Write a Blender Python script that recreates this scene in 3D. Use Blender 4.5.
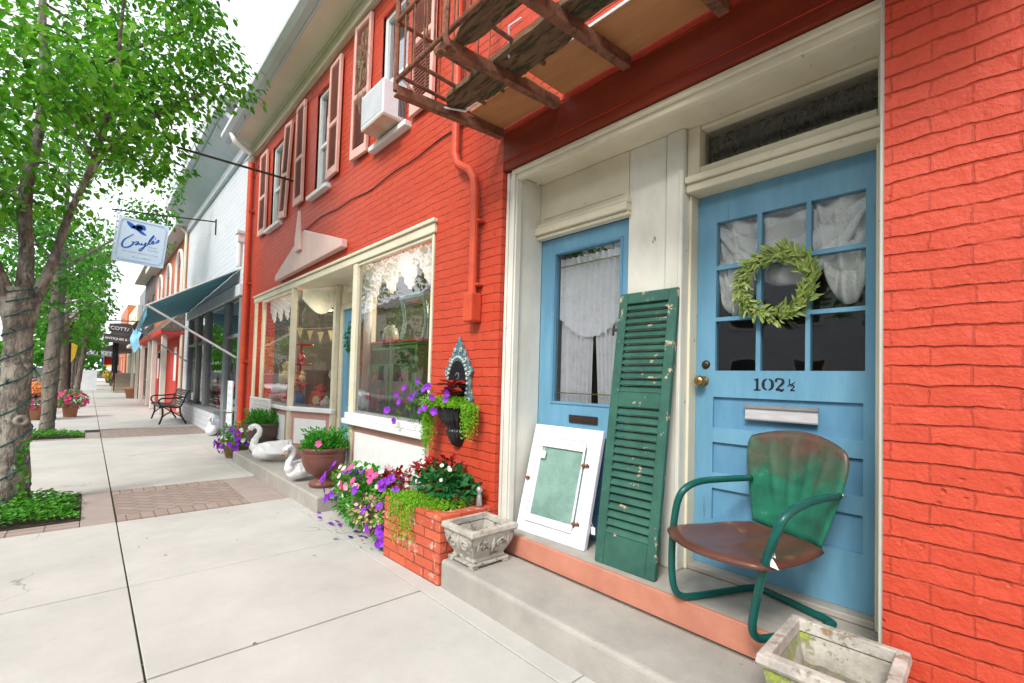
import bpy, bmesh, math, random
from mathutils import Vector, Matrix, noise
R = math.radians
V = Vector
random.seed(7)
for o in list(bpy.data.objects): bpy.data.objects.remove(o)
scene = bpy.context.scene
col = scene.collection

# ------------------------------------------------------------------ camera
CAMH = 1.3
yaw, pit, rol = R(42.3), R(1.7), R(1.57)
fw = V((math.sin(yaw)*math.cos(pit), math.cos(yaw)*math.cos(pit), math.sin(pit)))
rt = V((math.cos(yaw), -math.sin(yaw), 0)); up = rt.cross(fw)
r2 = rt*math.cos(rol)+up*math.sin(rol); u2 = -rt*math.sin(rol)+up*math.cos(rol)
cd = bpy.data.cameras.new('camera'); cam = bpy.data.objects.new('camera', cd); col.objects.link(cam)
m = Matrix((r2, u2, -fw)).transposed().to_4x4(); m.translation = V((0, 0, CAMH)); cam.matrix_world = m
cd.sensor_width = 36; cd.lens = 465/1024*36; cd.shift_y = (367-341.5)/1024
cd.clip_start = .02; cd.clip_end = 1500
scene.camera = cam
scene.render.resolution_x = 1024; scene.render.resolution_y = 683

# ------------------------------------------------------------------ sky, sun, exposure
world = bpy.data.worlds.new('World'); scene.world = world; world.use_nodes = True
wn = world.node_tree; wn.nodes.clear()
sky = wn.nodes.new('ShaderNodeTexSky'); sky.sky_type = 'NISHITA'; sky.sun_disc = False
SUN_EL, SUN_AZ = 42, 250        # azimuth measured clockwise from +Y
sky.sun_elevation = R(SUN_EL); sky.sun_rotation = R(SUN_AZ); sky.air_density = 1.0; sky.dust_density = 4.0; sky.ozone_density = 1.0
hs = wn.nodes.new('ShaderNodeHueSaturation'); hs.inputs['Saturation'].default_value = .22; hs.inputs['Value'].default_value = 1.0
mx = wn.nodes.new('ShaderNodeMixRGB'); mx.inputs[0].default_value = .55; mx.inputs[2].default_value = (9.5, 9.8, 10.3, 1)   # bright high overcast veil
bg = wn.nodes.new('ShaderNodeBackground'); bg.inputs[1].default_value = .15
wo = wn.nodes.new('ShaderNodeOutputWorld')
wn.links.new(sky.outputs[0], hs.inputs['Color']); wn.links.new(hs.outputs[0], mx.inputs[1]); wn.links.new(mx.outputs[0], bg.inputs[0]); wn.links.new(bg.outputs[0], wo.inputs[0])
sd = bpy.data.lights.new('sun', 'SUN'); sd.energy = 1.9; sd.angle = R(14); sd.color = (1, .96, .9)
so = bpy.data.objects.new('sun', sd); col.objects.link(so)
az = R(SUN_AZ); el = R(SUN_EL)
so.rotation_euler = (V((math.sin(az)*math.cos(el), math.cos(az)*math.cos(el), math.sin(el)))).to_track_quat('Z', 'Y').to_euler()
scene.view_settings.view_transform = 'Standard'; scene.view_settings.look = 'None'
scene.view_settings.exposure = 0.66; scene.view_settings.gamma = 1; scene.view_settings.use_curve_mapping = False
scene.cycles.max_bounces = 8; scene.cycles.transparent_max_bounces = 24
scene.cycles.diffuse_bounces = 4

# ------------------------------------------------------------------ materials
def nd(nt, t, **k):
    n = nt.nodes.new(t)
    for a, b in k.items(): setattr(n, a, b)
    return n
def c4(c): return (c[0], c[1], c[2], 1)
def newmat(name):
    m = bpy.data.materials.new(name); m.use_nodes = True; nt = m.node_tree
    return m, nt, nt.nodes['Principled BSDF'], nt.nodes['Material Output']
def noi(nt, vec, scale, detail=5, rough=.6):
    n = nd(nt, 'ShaderNodeTexNoise'); n.inputs['Scale'].default_value = scale; n.inputs['Detail'].default_value = detail
    n.inputs['Roughness'].default_value = rough; nt.links.new(vec, n.inputs['Vector']); return n.outputs['Fac']
def ramp(nt, fac, stops):
    r = nd(nt, 'ShaderNodeValToRGB'); e = r.color_ramp.elements
    while len(e) < len(stops): e.new(.5)
    for i, (p, c) in enumerate(stops): e[i].position = p; e[i].color = c4(c)
    nt.links.new(fac, r.inputs[0]); return r.outputs[0]
def mixc(nt, fac, a, b, mode='MIX'):
    x = nd(nt, 'ShaderNodeMixRGB', blend_type=mode)
    for s, v in ((0, fac), (1, a), (2, b)):
        if isinstance(v, (int, float)): x.inputs[s].default_value = v
        elif isinstance(v, tuple): x.inputs[s].default_value = c4(v)
        else: nt.links.new(v, x.inputs[s])
    return x.outputs[0]
def mth(nt, op, a, b=0, c=None):
    x = nd(nt, 'ShaderNodeMath', operation=op)
    for s, v in enumerate((a, b) if c is None else (a, b, c)):
        if isinstance(v, (int, float)): x.inputs[s].default_value = v
        else: nt.links.new(v, x.inputs[s])
    return x.outputs[0]
def bump(nt, h, bs, strength=.3, dist=.01, normal=None):
    b = nd(nt, 'ShaderNodeBump'); b.inputs['Strength'].default_value = strength; b.inputs['Distance'].default_value = dist
    nt.links.new(h, b.inputs['Height'])
    if normal: nt.links.new(normal, b.inputs['Normal'])
    if bs: nt.links.new(b.outputs[0], bs.inputs['Normal'])
    return b.outputs[0]
MATS = {}
def pm(name, c1, c2=None, rough=.55, scale=4, lo=.35, hi=.65, bmp=.15, bsc=60, metal=0, chip=None, chsc=9, chlo=0.600, chhi=0.630, stretch=None, spec=.32, dist=.004):
    """painted / natural surface: two tones by noise, optional worn spots of a third, fine bump"""
    if name in MATS: return MATS[name]
    m, nt, bs, out = newmat(name)
    g = nd(nt, 'ShaderNodeNewGeometry'); vec = g.outputs['Position']
    if stretch:
        mp = nd(nt, 'ShaderNodeMapping'); mp.inputs['Scale'].default_value = stretch; nt.links.new(vec, mp.inputs[0]); vec = mp.outputs[0]
    if c2 is None: c2 = tuple(x*.82 for x in c1)
    f = noi(nt, vec, scale, 8, .65); c = ramp(nt, f, [(lo, c1), (hi, c2)])
    h = noi(nt, vec, bsc, 4)
    if chip:
        cf = noi(nt, vec, chsc, 10, .72); k = ramp(nt, cf, [(chlo, (0, 0, 0)), (chhi, (1, 1, 1))]); c = mixc(nt, k, c, chip)
        h = mth(nt, 'SUBTRACT', h, k)
    nt.links.new(c, bs.inputs['Base Color']); bs.inputs['Roughness'].default_value = rough; bs.inputs['Metallic'].default_value = metal
    bs.inputs['Specular IOR Level'].default_value = spec
    if bmp: bump(nt, h, bs, bmp, dist)
    MATS[name] = m; return m
def brickmat(name, c1, c2, mortar, cw=.21, ch=.066, ms=.009, wob=.010, strength=.8, pits=True, faded=None, horiz=False, rough=.5, rot=0, offset=.5, perp=1, fth=.55):
    m, nt, bs, out = newmat(name)
    g = nd(nt, 'ShaderNodeNewGeometry'); sp = nd(nt, 'ShaderNodeSeparateXYZ'); nt.links.new(g.outputs['Position'], sp.inputs[0])
    cb = nd(nt, 'ShaderNodeCombineXYZ')
    if horiz:
        nt.links.new(sp.outputs[0], cb.inputs[0]); nt.links.new(sp.outputs[1], cb.inputs[1])
    else:
        nt.links.new(mth(nt, 'ADD', sp.outputs[0], sp.outputs[1]), cb.inputs[0]); nt.links.new(sp.outputs[2], cb.inputs[1])
    vec = cb.outputs[0]
    if rot:
        mp = nd(nt, 'ShaderNodeMapping'); mp.inputs['Rotation'].default_value = (0, 0, rot); nt.links.new(vec, mp.inputs[0]); vec = mp.outputs[0]
    n1 = nd(nt, 'ShaderNodeTexNoise'); n1.inputs['Scale'].default_value = 5; n1.inputs['Detail'].default_value = 6; nt.links.new(g.outputs['Position'], n1.inputs[0])
    vm = nd(nt, 'ShaderNodeVectorMath', operation='SUBTRACT'); nt.links.new(n1.outputs['Color'], vm.inputs[0]); vm.inputs[1].default_value = (.5, .5, .5)
    vs = nd(nt, 'ShaderNodeVectorMath', operation='SCALE'); nt.links.new(vm.outputs[0], vs.inputs[0]); vs.inputs['Scale'].default_value = wob*4
    va = nd(nt, 'ShaderNodeVectorMath', operation='ADD'); nt.links.new(vec, va.inputs[0]); nt.links.new(vs.outputs[0], va.inputs[1])
    n2 = nd(nt, 'ShaderNodeTexNoise'); n2.inputs['Scale'].default_value = 38; n2.inputs['Detail'].default_value = 5; nt.links.new(g.outputs['Position'], n2.inputs[0])
    vm2 = nd(nt, 'ShaderNodeVectorMath', operation='SUBTRACT'); nt.links.new(n2.outputs['Color'], vm2.inputs[0]); vm2.inputs[1].default_value = (.5, .5, .5)
    vs2 = nd(nt, 'ShaderNodeVectorMath', operation='SCALE'); nt.links.new(vm2.outputs[0], vs2.inputs[0]); vs2.inputs['Scale'].default_value = wob*1.1
    va2 = nd(nt, 'ShaderNodeVectorMath', operation='ADD'); nt.links.new(va.outputs[0], va2.inputs[0]); nt.links.new(vs2.outputs[0], va2.inputs[1]); va = va2
    row = nd(nt, 'ShaderNodeTexBrick'); nt.links.new(va.outputs[0], row.inputs['Vector']); row.inputs['Scale'].default_value = 1; row.inputs['Brick Width'].default_value = 500; row.inputs['Row Height'].default_value = ch; row.inputs['Mortar Size'].default_value = ms*.6; row.inputs['Mortar Smooth'].default_value = .9
    b = nd(nt, 'ShaderNodeTexBrick'); nt.links.new(va.outputs[0], b.inputs['Vector'])
    b.inputs['Scale'].default_value = 1; b.inputs['Brick Width'].default_value = cw; b.inputs['Row Height'].default_value = ch
    b.inputs['Mortar Size'].default_value = ms*.5; b.inputs['Mortar Smooth'].default_value = .6; b.offset = offset
    b.inputs['Color1'].default_value = c4(c1); b.inputs['Color2'].default_value = c4(c2); b.inputs['Mortar'].default_value = c4(mortar)
    big = noi(nt, g.outputs['Position'], 1.6, 6); fine = noi(nt, g.outputs['Position'], 28, 8, .7); mid = noi(nt, g.outputs['Position'], 9, 6, .6)
    c = mixc(nt, mth(nt, 'MULTIPLY', big, .35), b.outputs['Color'], tuple(x*.72 for x in c1))
    if faded:
        k = ramp(nt, noi(nt, g.outputs['Position'], 7, 10, .75), [(fth, (0, 0, 0)), (fth+.07, (1, 1, 1))]); c = mixc(nt, k, c, faded)
    nt.links.new(c, bs.inputs['Base Color']); bs.inputs['Roughness'].default_value = rough; bs.inputs['Specular IOR Level'].default_value = .28
    # mortar comes and goes under thick paint
    if perp < 1: mort = mth(nt, 'MAXIMUM', row.outputs['Fac'], mth(nt, 'MULTIPLY', b.outputs['Fac'], perp))
    else: mort = b.outputs['Fac']
    mfac = mth(nt, 'MULTIPLY', mort, ramp(nt, noi(nt, g.outputs['Position'], 6.5, 8, .75), [(.40, (.06, .06, .06)), (.62, (1, 1, 1))]))
    h = mth(nt, 'MULTIPLY', mfac, -1.15)
    h = mth(nt, 'ADD', h, mth(nt, 'MULTIPLY', mid, 1.3)); h = mth(nt, 'ADD', h, mth(nt, 'MULTIPLY', fine, .5))
    if pits:
        vo = nd(nt, 'ShaderNodeTexVoronoi'); vo.inputs['Scale'].default_value = 16; nt.links.new(va.outputs[0], vo.inputs['Vector'])
        pk = ramp(nt, vo.outputs['Distance'], [(.06, (1, 1, 1)), (.16, (0, 0, 0))]); gate = ramp(nt, noi(nt, g.outputs['Position'], 3.3, 4), [(.5, (0, 0, 0)), (.6, (1, 1, 1))])
        h = mth(nt, 'SUBTRACT', h, mth(nt, 'MULTIPLY', mth(nt, 'MULTIPLY', pk, gate), .7))
    bump(nt, h, bs, strength, .012)
    MATS[name] = m; return m
def leafmat(name, cols, trans=.35, rough=.45):
    m, nt, bs, out = newmat(name)
    g = nd(nt, 'ShaderNodeNewGeometry')
    c = ramp(nt, g.outputs['Random Per Island'], [(i/(len(cols)-1) if len(cols) > 1 else 0, cc) for i, cc in enumerate(cols)])
    nt.links.new(c, bs.inputs['Base Color']); bs.inputs['Roughness'].default_value = rough; bs.inputs['Specular IOR Level'].default_value = .3
    tr = nd(nt, 'ShaderNodeBsdfTranslucent'); nt.links.new(mixc(nt, 1.0, c, (1.0, 1.25, .5), 'MULTIPLY'), tr.inputs[0])
    ms = nd(nt, 'ShaderNodeMixShader'); ms.inputs[0].default_value = trans
    nt.links.new(bs.outputs[0], ms.inputs[1]); nt.links.new(tr.outputs[0], ms.inputs[2]); nt.links.new(ms.outputs[0], out.inputs[0])
    MATS[name] = m; return m
def glassmat(name, tint=(.85, .9, .88), base=.10, edge=.9, wave=0):
    m, nt, bs, out = newmat(name); nt.nodes.remove(bs)
    lw = nd(nt, 'ShaderNodeLayerWeight'); lw.inputs[0].default_value = .35
    f = mth(nt, 'MULTIPLY_ADD', lw.outputs['Fresnel'], edge, base)
    t = nd(nt, 'ShaderNodeBsdfTransparent'); t.inputs[0].default_value = c4(tint)
    gl = nd(nt, 'ShaderNodeBsdfGlossy'); gl.inputs['Roughness'].default_value = .015; gl.inputs[0].default_value = (.95, .97, 1, 1)
    g = nd(nt, 'ShaderNodeNewGeometry'); h = noi(nt, g.outputs['Position'], 2.2, 2)
    b = bump(nt, h, None, .12 if not wave else wave, .02); nt.links.new(b, gl.inputs['Normal'])
    ms = nd(nt, 'ShaderNodeMixShader'); nt.links.new(f, ms.inputs[0]); nt.links.new(t.outputs[0], ms.inputs[1]); nt.links.new(gl.outputs[0], ms.inputs[2]); nt.links.new(ms.outputs[0], out.inputs[0])
    MATS[name] = m; return m
def lacemat(name, colr=(.8, .8, .8), dens=.55, sc=38, vor=True):
    m, nt, bs, out = newmat(name)
    g = nd(nt, 'ShaderNodeNewGeometry'); bs.inputs['Base Color'].default_value = c4(colr); bs.inputs['Roughness'].default_value = .9
    vo = nd(nt, 'ShaderNodeTexVoronoi'); vo.feature = 'DISTANCE_TO_EDGE'; vo.inputs['Scale'].default_value = sc; nt.links.new(g.outputs['Position'], vo.inputs['Vector'])
    a = ramp(nt, vo.outputs['Distance'], [(.04, (1, 1, 1)), (.16, (dens, dens, dens))])
    n = ramp(nt, noi(nt, g.outputs['Position'], 13, 3), [(.45, (.0, .0, .0)), (.56, (.5, .5, .5))])
    a = mth(nt, 'ADD', a, n)
    tr = nd(nt, 'ShaderNodeBsdfTransparent'); ms = nd(nt, 'ShaderNodeMixShader')
    tl = nd(nt, 'ShaderNodeBsdfTranslucent'); tl.inputs[0].default_value = c4(colr); m2 = nd(nt, 'ShaderNodeMixShader'); m2.inputs[0].default_value = .35; nt.links.new(bs.outputs[0], m2.inputs[1]); nt.links.new(tl.outputs[0], m2.inputs[2])
    al = mth(nt, 'MINIMUM', a, 1.0); nt.links.new(al, ms.inputs[0]); nt.links.new(tr.outputs[0], ms.inputs[1]); nt.links.new(m2.outputs[0], ms.inputs[2]); nt.links.new(ms.outputs[0], out.inputs[0])
    MATS[name] = m; return m

RED = brickmat('painted_red_brick', (.57, .070, .033), (.52, .058, .027), (.40, .045, .022), ms=.010, wob=.0085, strength=.85, perp=.16, rough=.45, faded=(.66, .17, .11), fth=.665)
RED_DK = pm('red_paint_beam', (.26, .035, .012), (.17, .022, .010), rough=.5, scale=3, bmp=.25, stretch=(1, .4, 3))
REDTRIM = pm('red_paint_pipe', (.60, .085, .036), (.50, .065, .030), rough=.45, scale=6)
ORB = brickmat('orange_brick', (.62, .18, .07), (.55, .14, .06), (.5, .16, .08))
WHB = brickmat('white_painted_brick', (.66, .68, .72), (.62, .64, .68), (.50, .52, .56), ms=.016, perp=.4, ch=.11, cw=.5)
CREAM = pm('cream_paint', (.74, .69, .53), (.60, .55, .41), rough=.5, scale=3, lo=.3, hi=.75, chip=(.30, .27, .21), chsc=14, chlo=0.635, chhi=0.680, bmp=.2)
CREAMW = pm('worn_white_paint', (.74, .73, .65), (.60, .59, .52), rough=.55, scale=4, chip=(.25, .22, .19), chsc=11, chlo=.655, chhi=.68, bmp=.3, stretch=(1, 1, .5))
WHITE = pm('white_paint', (.78, .78, .77), (.68, .69, .69), rough=.4, scale=5)
SOFFIT = pm('cream_soffit', (.76, .71, .57), (.66, .61, .48), rough=.6, scale=1.3, chip=(.45, .36, .24), chsc=4, chlo=0.615, chhi=0.740)
PINK = pm('dusty_pink_paint', (.52, .30, .25), (.44, .24, .20), rough=.55, scale=5)
PINKL = pm('pale_pink_paint', (.70, .50, .46), (.64, .44, .40), rough=.5, scale=3)
SHUTP = pm('rose_shutter_paint', (.74, .45, .39), (.64, .37, .32), rough=.6, scale=6)
PINKRISER = pm('salmon_painted_concrete', (.54, .225, .15), (.45, .18, .12), rough=.75, scale=6, bmp=.4, bsc=45, chip=(.42, .34, .29), chsc=8, chlo=0.625, chhi=0.670)
BLUE = pm('blue_door_paint', (.155, .35, .49), (.105, .26, .38), rough=.42, scale=5, bmp=.30, bsc=60, stretch=(1, 1, .2), chip=(.07, .15, .24), chsc=9, chlo=0.635, chhi=0.700)
BLUEP = pm('blue_panel_paint', (.125, .30, .45), (.09, .225, .35), rough=.4, scale=5, bmp=.15, stretch=(1, 1, .4))
GREENSH = pm('green_shutter_paint', (.038, .125, .090), (.024, .085, .065), rough=.5, scale=8, bmp=.35, bsc=50, chip=(.48, .37, .25), chsc=10, chlo=.605, chhi=.62)
def concmat():
    m, nt, bs, out = newmat('sidewalk_concrete'); g = nd(nt, 'ShaderNodeNewGeometry'); P = g.outputs['Position']
    c = ramp(nt, noi(nt, P, 1.1, 9, .7), [(.32, (.53, .515, .485)), (.68, (.41, .40, .375))])
    c = mixc(nt, mth(nt, 'MULTIPLY', g.outputs['Random Per Island'], .16), c, (.36, .34, .31))
    f = ramp(nt, noi(nt, P, 60, 4, .8), [(.60, (0, 0, 0)), (.72, (.5, .5, .5))]); c = mixc(nt, f, c, (.30, .28, .25))
    s2 = ramp(nt, noi(nt, P, 5, 9, .8), [(.60, (0, 0, 0)), (.70, (.45, .45, .45))]); c = mixc(nt, s2, c, (.34, .32, .28))
    vo = nd(nt, 'ShaderNodeTexVoronoi'); vo.feature = 'DISTANCE_TO_EDGE'; vo.inputs['Scale'].default_value = .42
    n1 = nd(nt, 'ShaderNodeTexNoise'); n1.inputs['Scale'].default_value = 3; n1.inputs['Detail'].default_value = 8; nt.links.new(P, n1.inputs[0]); va = nd(nt, 'ShaderNodeVectorMath', operation='MULTIPLY_ADD'); nt.links.new(n1.outputs['Color'], va.inputs[0]); va.inputs[1].default_value = (.5, .5, .5); nt.links.new(P, va.inputs[2]); nt.links.new(va.outputs[0], vo.inputs['Vector'])
    cr = ramp(nt, vo.outputs['Distance'], [(.0, (1, 1, 1)), (.0035, (0, 0, 0))]); gt = ramp(nt, noi(nt, P, .9, 2), [(.52, (0, 0, 0)), (.6, (.7, .7, .7))]); c = mixc(nt, mth(nt, 'MULTIPLY', cr, gt), c, (.16, .14, .12))
    gv = nd(nt, 'ShaderNodeTexVoronoi'); gv.inputs['Scale'].default_value = 1.7; nt.links.new(P, gv.inputs['Vector']); gm = ramp(nt, gv.outputs['Distance'], [(.018, (.75, .75, .75)), (.03, (0, 0, 0))]); c = mixc(nt, gm, c, (.17, .16, .15))
    nt.links.new(c, bs.inputs['Base Color']); bs.inputs['Roughness'].default_value = .9; bs.inputs['Specular IOR Level'].default_value = .2
    bump(nt, noi(nt, P, 150, 5, .7), bs, .35, .004); MATS['sidewalk_concrete'] = m; return m
CONC = concmat()
CONC2 = pm('step_concrete', (.40, .375, .335), (.28, .265, .24), rough=.85, scale=4, lo=.3, hi=.75, bmp=.7, bsc=110, chip=(.24, .22, .19), chsc=30, chlo=0.640, chhi=0.720)
LANDC = pm('landing_concrete', (.40, .375, .33), (.30, .28, .25), rough=.8, scale=5, bmp=.4, bsc=90, chip=(.36, .28, .17), chsc=5, chlo=0.600, chhi=0.720)
SLABP = pm('rosy_slab', (.36, .295, .265), (.31, .255, .23), rough=.85, scale=4, bmp=.3, bsc=140)
DIRT = pm('dark_joint_soil', (.055, .045, .033), (.035, .04, .022), rough=.95, scale=10, bmp=.5)
SOIL = pm('soil', (.06, .042, .03), (.035, .025, .02), rough=.95, scale=30, bmp=1, bsc=80, dist=.02)
PAVER = brickmat('clay_pavers', (.34, .27, .235), (.29, .22, .19), (.12, .10, .085), cw=.2, ch=.1, ms=.012, wob=.004, strength=.6, pits=False, horiz=True, rot=R(45), rough=.85)
PAVER2 = brickmat('border_pavers', (.36, .28, .24), (.31, .23, .195), (.17, .13, .11), cw=.1, ch=.21, ms=.012, wob=.004, strength=.6, pits=False, horiz=True, rough=.85, offset=0)
PAVER3 = brickmat('edging_pavers', (.38, .30, .26), (.33, .26, .225), (.12, .09, .08), cw=.21, ch=.105, ms=.012, wob=.003, strength=.6, pits=False, horiz=True, rough=.85, offset=0)
ASPH = pm('asphalt', (.06, .06, .062), (.045, .045, .048), rough=.9, scale=2, bmp=.5, bsc=120)
GROUND = pm('town_ground', (.12, .13, .07), (.10, .11, .06), rough=.95, scale=.3)
PBRICK = brickmat('planter_brick', (.60, .125, .06), (.48, .085, .045), (.30, .07, .045), ms=.012, strength=.9, faded=(.60, .38, .31), wob=.004, rough=.6)
RUST = pm('rusty_iron', (.17, .07, .04), (.28, .12, .065), rough=.8, scale=14, bmp=.5, bsc=80, chip=(.10, .055, .04), chsc=20, chlo=0.500, chhi=0.600)
WOODO = pm('brown_painted_boards', (.50, .25, .10), (.40, .18, .07), rough=.6, scale=3, stretch=(3, .5, 1), bmp=.2)
ROT = pm('rotten_wood', (.10, .065, .035), (.22, .13, .07), rough=.9, scale=14, stretch=(3, .5, 1), bmp=.9, bsc=40, chip=(.06, .09, .04), chsc=9, chlo=0.550, chhi=0.620, dist=.01)
IRON = pm('black_iron', (.018, .017, .018), (.03, .028, .03), rough=.4, scale=20)
BRASS = pm('old_brass', (.55, .36, .12), (.38, .24, .09), rough=.3, scale=30, metal=1)
DKMET = pm('bronze_dark_metal', (.09, .065, .05), (.06, .045, .035), rough=.4, scale=20, metal=.7)
GALV = pm('bare_metal', (.52, .52, .52), (.42, .42, .43), rough=.35, scale=12, metal=.8)
ALUM = pm('aluminium_slot', (.60, .59, .60), (.50, .49, .51), rough=.4, scale=12, metal=.2, stretch=(1, 1, 6))
BLK = pm('black_paint', (.012, .012, .013), (.02, .02, .02), rough=.4)
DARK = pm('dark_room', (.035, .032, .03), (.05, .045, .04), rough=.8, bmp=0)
ROOMW = pm('shop_room_wall', (.20, .18, .16), (.15, .13, .12), rough=.8, bmp=0)
TUBEG = pm('dark_green_tube', (.004, .095, .08), (.008, .075, .062), rough=.25, scale=8, bmp=.05, chip=(.30, .42, .38), chsc=16, chlo=0.665, chhi=0.700)
STONE = pm('weathered_cast_stone', (.50, .47, .41), (.34, .32, .28), rough=.9, scale=7, bmp=.7, bsc=70, chip=(.15, .145, .12), chsc=22, chlo=.53, chhi=.62, dist=.006)
STONEG = pm('mossy_cast_stone', (.46, .43, .37), (.27, .25, .21), rough=.9, scale=9, bmp=.7, bsc=70, chip=(.28, .34, .06), chsc=8, chlo=.55, chhi=.60, dist=.006)
STONER = pm('lichen_rim_stone', (.54, .50, .44), (.30, .275, .24), rough=.9, scale=10, bmp=.8, bsc=60, chip=(.40, .25, .12), chsc=16, chlo=.57, chhi=.66, dist=.006)
DISTW = pm('distressed_white', (.74, .72, .78), (.66, .65, .70), rough=.5, scale=6, chip=(.42, .32, .30), chsc=13, chlo=0.615, chhi=0.650)
RUSTDK = pm('rusty_latch', (.24, .10, .045), (.12, .06, .035), rough=.8, scale=40)
POT = pm('brown_glazed_pot', (.17, .065, .05), (.12, .045, .036), rough=.35, scale=5)
POTD = pm('dark_urn_glaze', (.10, .075, .062), (.075, .055, .045), rough=.4, scale=5)
TERRA = pm('terracotta', (.55, .26, .15), (.46, .21, .12), rough=.8)
SWAN = pm('white_swan_paint', (.80, .80, .80), (.68, .69, .71), rough=.45, scale=12, bmp=.3, bsc=40)
BARK = pm('grey_bark', (.33, .30, .25), (.12, .10, .085), rough=.95, scale=13, lo=.40, hi=.60, stretch=(1, 1, .45), bmp=1, bsc=24, chip=(.44, .45, .40), chsc=7, chlo=.54, chhi=.62, dist=.03)
BARK2 = pm('brown_bark', (.27, .23, .19), (.13, .11, .09), rough=.95, scale=13, lo=.4, hi=.6, stretch=(1, 1, .3), bmp=1, bsc=34, dist=.02)
WIRE = pm('green_light_string', (.01, .10, .09), rough=.4)
AWN = None
GREYP = pm('grey_storefront_paint', (.22, .235, .245), (.18, .19, .20), rough=.5, scale=4)
GREYL = pm('light_grey_paint', (.62, .64, .66), (.54, .56, .58), rough=.5, scale=3)
REDP = pm('bright_red_paint', (.60, .05, .035), (.50, .04, .03), rough=.45)
CHAR = pm('charcoal_wood', (.10, .075, .07), (.07, .055, .05), rough=.6)
SHING = brickmat('wood_shingles', (.20, .16, .13), (.15, .12, .10), (.05, .04, .035), cw=.14, ch=.16, ms=.015, rough=.85, pits=False)
ROOF = pm('slate_roof', (.16, .16, .18), (.12, .12, .14), rough=.7, scale=3)
MIRRORG = glassmat('old_mirror', (.72, .84, .80), base=.12, edge=.35, wave=.5)
GLASS = glassmat('shop_glass', (.93, .97, .95), base=.17, edge=.85)
GLASSD = glassmat('door_glass', (.95, .97, .96), base=.05, edge=.7)
GLASSU = glassmat('upstairs_glass', (.55, .6, .6), base=.28, edge=.9)
CARGL = pm('car_glass', (.03, .035, .04), rough=.06, bmp=0, spec=.9)
LACE = lacemat('lace_curtain', (.96, .96, 1.0), .9, 70)
LACE2 = lacemat('lace_swag', (.97, .97, .95), .85, 50)
SHEER = lacemat('sheer_valance', (.95, .96, .96), .97, 60)
def plain(n, c, r=.5, **k): return pm(n, c, tuple(x*.85 for x in c), rough=r, **k)
CR = plain('red_enamel', (.65, .03, .03)); CY = plain('yellow_paint', (.75, .52, .04)); CB = plain('royal_blue', (.03, .14, .55)); CG = plain('green_furniture', (.22, .36, .15)); CW = plain('china_white', (.75, .76, .8), .3)
CW2 = plain('white_card', (.78, .80, .82), .6); CTEAL = plain('pale_turquoise', (.30, .60, .58)); CYB = plain('butter_yellow', (.75, .66, .35)); LB = plain('light_blue_cloth', (.25, .55, .75), .8); CWOOD = plain('honey_wood', (.45, .26, .10)); TURQ = plain('turquoise_frame', (.10, .28, .32)); CORAL = plain('coral_cloth', (.8, .28, .18))
LEAF_T = leafmat('maple_leaves', [(.035, .15, .015), (.08, .28, .02), (.14, .38, .03), (.22, .48, .05), (.09, .32, .04)], .45)
LEAF_T2 = leafmat('dark_maple_leaves', [(.03, .13, .015), (.06, .24, .02), (.11, .33, .03), (.05, .21, .025)], .45)
LEAF_G = leafmat('ground_leaves', [(.03, .16, .012), (.06, .28, .02), (.13, .38, .03), (.04, .2, .02)])
LEAF_L = leafmat('lime_trailing_leaves', [(.19, .44, .025), (.29, .55, .035), (.12, .34, .025)])
LEAF_P = leafmat('pot_leaves', [(.03, .19, .02), (.06, .30, .03), (.10, .36, .04)])
LEAF_D = leafmat('deep_green_leaves', [(.015, .12, .03), (.03, .18, .05), (.05, .23, .06)])
LEAF_R = leafmat('red_coleus_leaves', [(.30, .008, .01), (.42, .02, .015), (.14, .006, .01), (.36, .05, .015)], .2)
LEAF_O = leafmat('olive_wreath_leaves', [(.38, .46, .13), (.22, .34, .07), (.46, .52, .20), (.07, .14, .03)], .2)
TAN = leafmat('dry_blossoms', [(.60, .45, .26), (.48, .33, .18), (.68, .55, .36)], .2)
PURP = leafmat('purple_petals', [(.22, .02, .55), (.30, .04, .62), (.15, .015, .42)], .25)
HOTP = leafmat('pink_petals', [(.75, .05, .25), (.80, .12, .38), (.65, .03, .2)], .25)
LPINK = leafmat('pale_pink_petals', [(.78, .38, .55), (.75, .30, .50)], .25)
WPET = leafmat('white_petals', [(.8, .8, .76), (.75, .75, .7)], .25)
ORPET = leafmat('orange_petals', [(.75, .25, .08), (.8, .32, .12)], .25)
def greenchair():
    m, nt, bs, out = newmat('rust_worn_green_enamel')
    tc = nd(nt, 'ShaderNodeTexCoord'); sp = nd(nt, 'ShaderNodeSeparateXYZ'); nt.links.new(tc.outputs['Object'], sp.inputs[0]); ps = tc.outputs['Object']
    # rust worn in from the top edge of the back and all over the seat
    n = noi(nt, ps, 6, 8, .65); z = mth(nt, 'ADD', sp.outputs[2], mth(nt, 'MULTIPLY', mth(nt, 'SUBTRACT', n, .5), .62))
    k = ramp(nt, mth(nt, 'MULTIPLY', z, 1.25), [(.68, (0, 0, 0)), (.75, (.35, .35, .35)), (.86, (.55, .55, .55)), (1.0, (1, 1, 1))])
    g = ramp(nt, noi(nt, ps, 9, 6), [(.35, (.010, .095, .058)), (.58, (.014, .165, .095)), (.70, (.10, .30, .21))])
    rs = ramp(nt, noi(nt, ps, 16, 8), [(.3, (.07, .035, .025)), (.55, (.11, .055, .04)), (.72, (.17, .09, .055))])
    nt.links.new(mixc(nt, k, g, rs), bs.inputs['Base Color']); bs.inputs['Roughness'].default_value = .36
    bump(nt, noi(nt, ps, 70, 4), bs, .2, .003); return m
CHBACK = greenchair()
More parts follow.
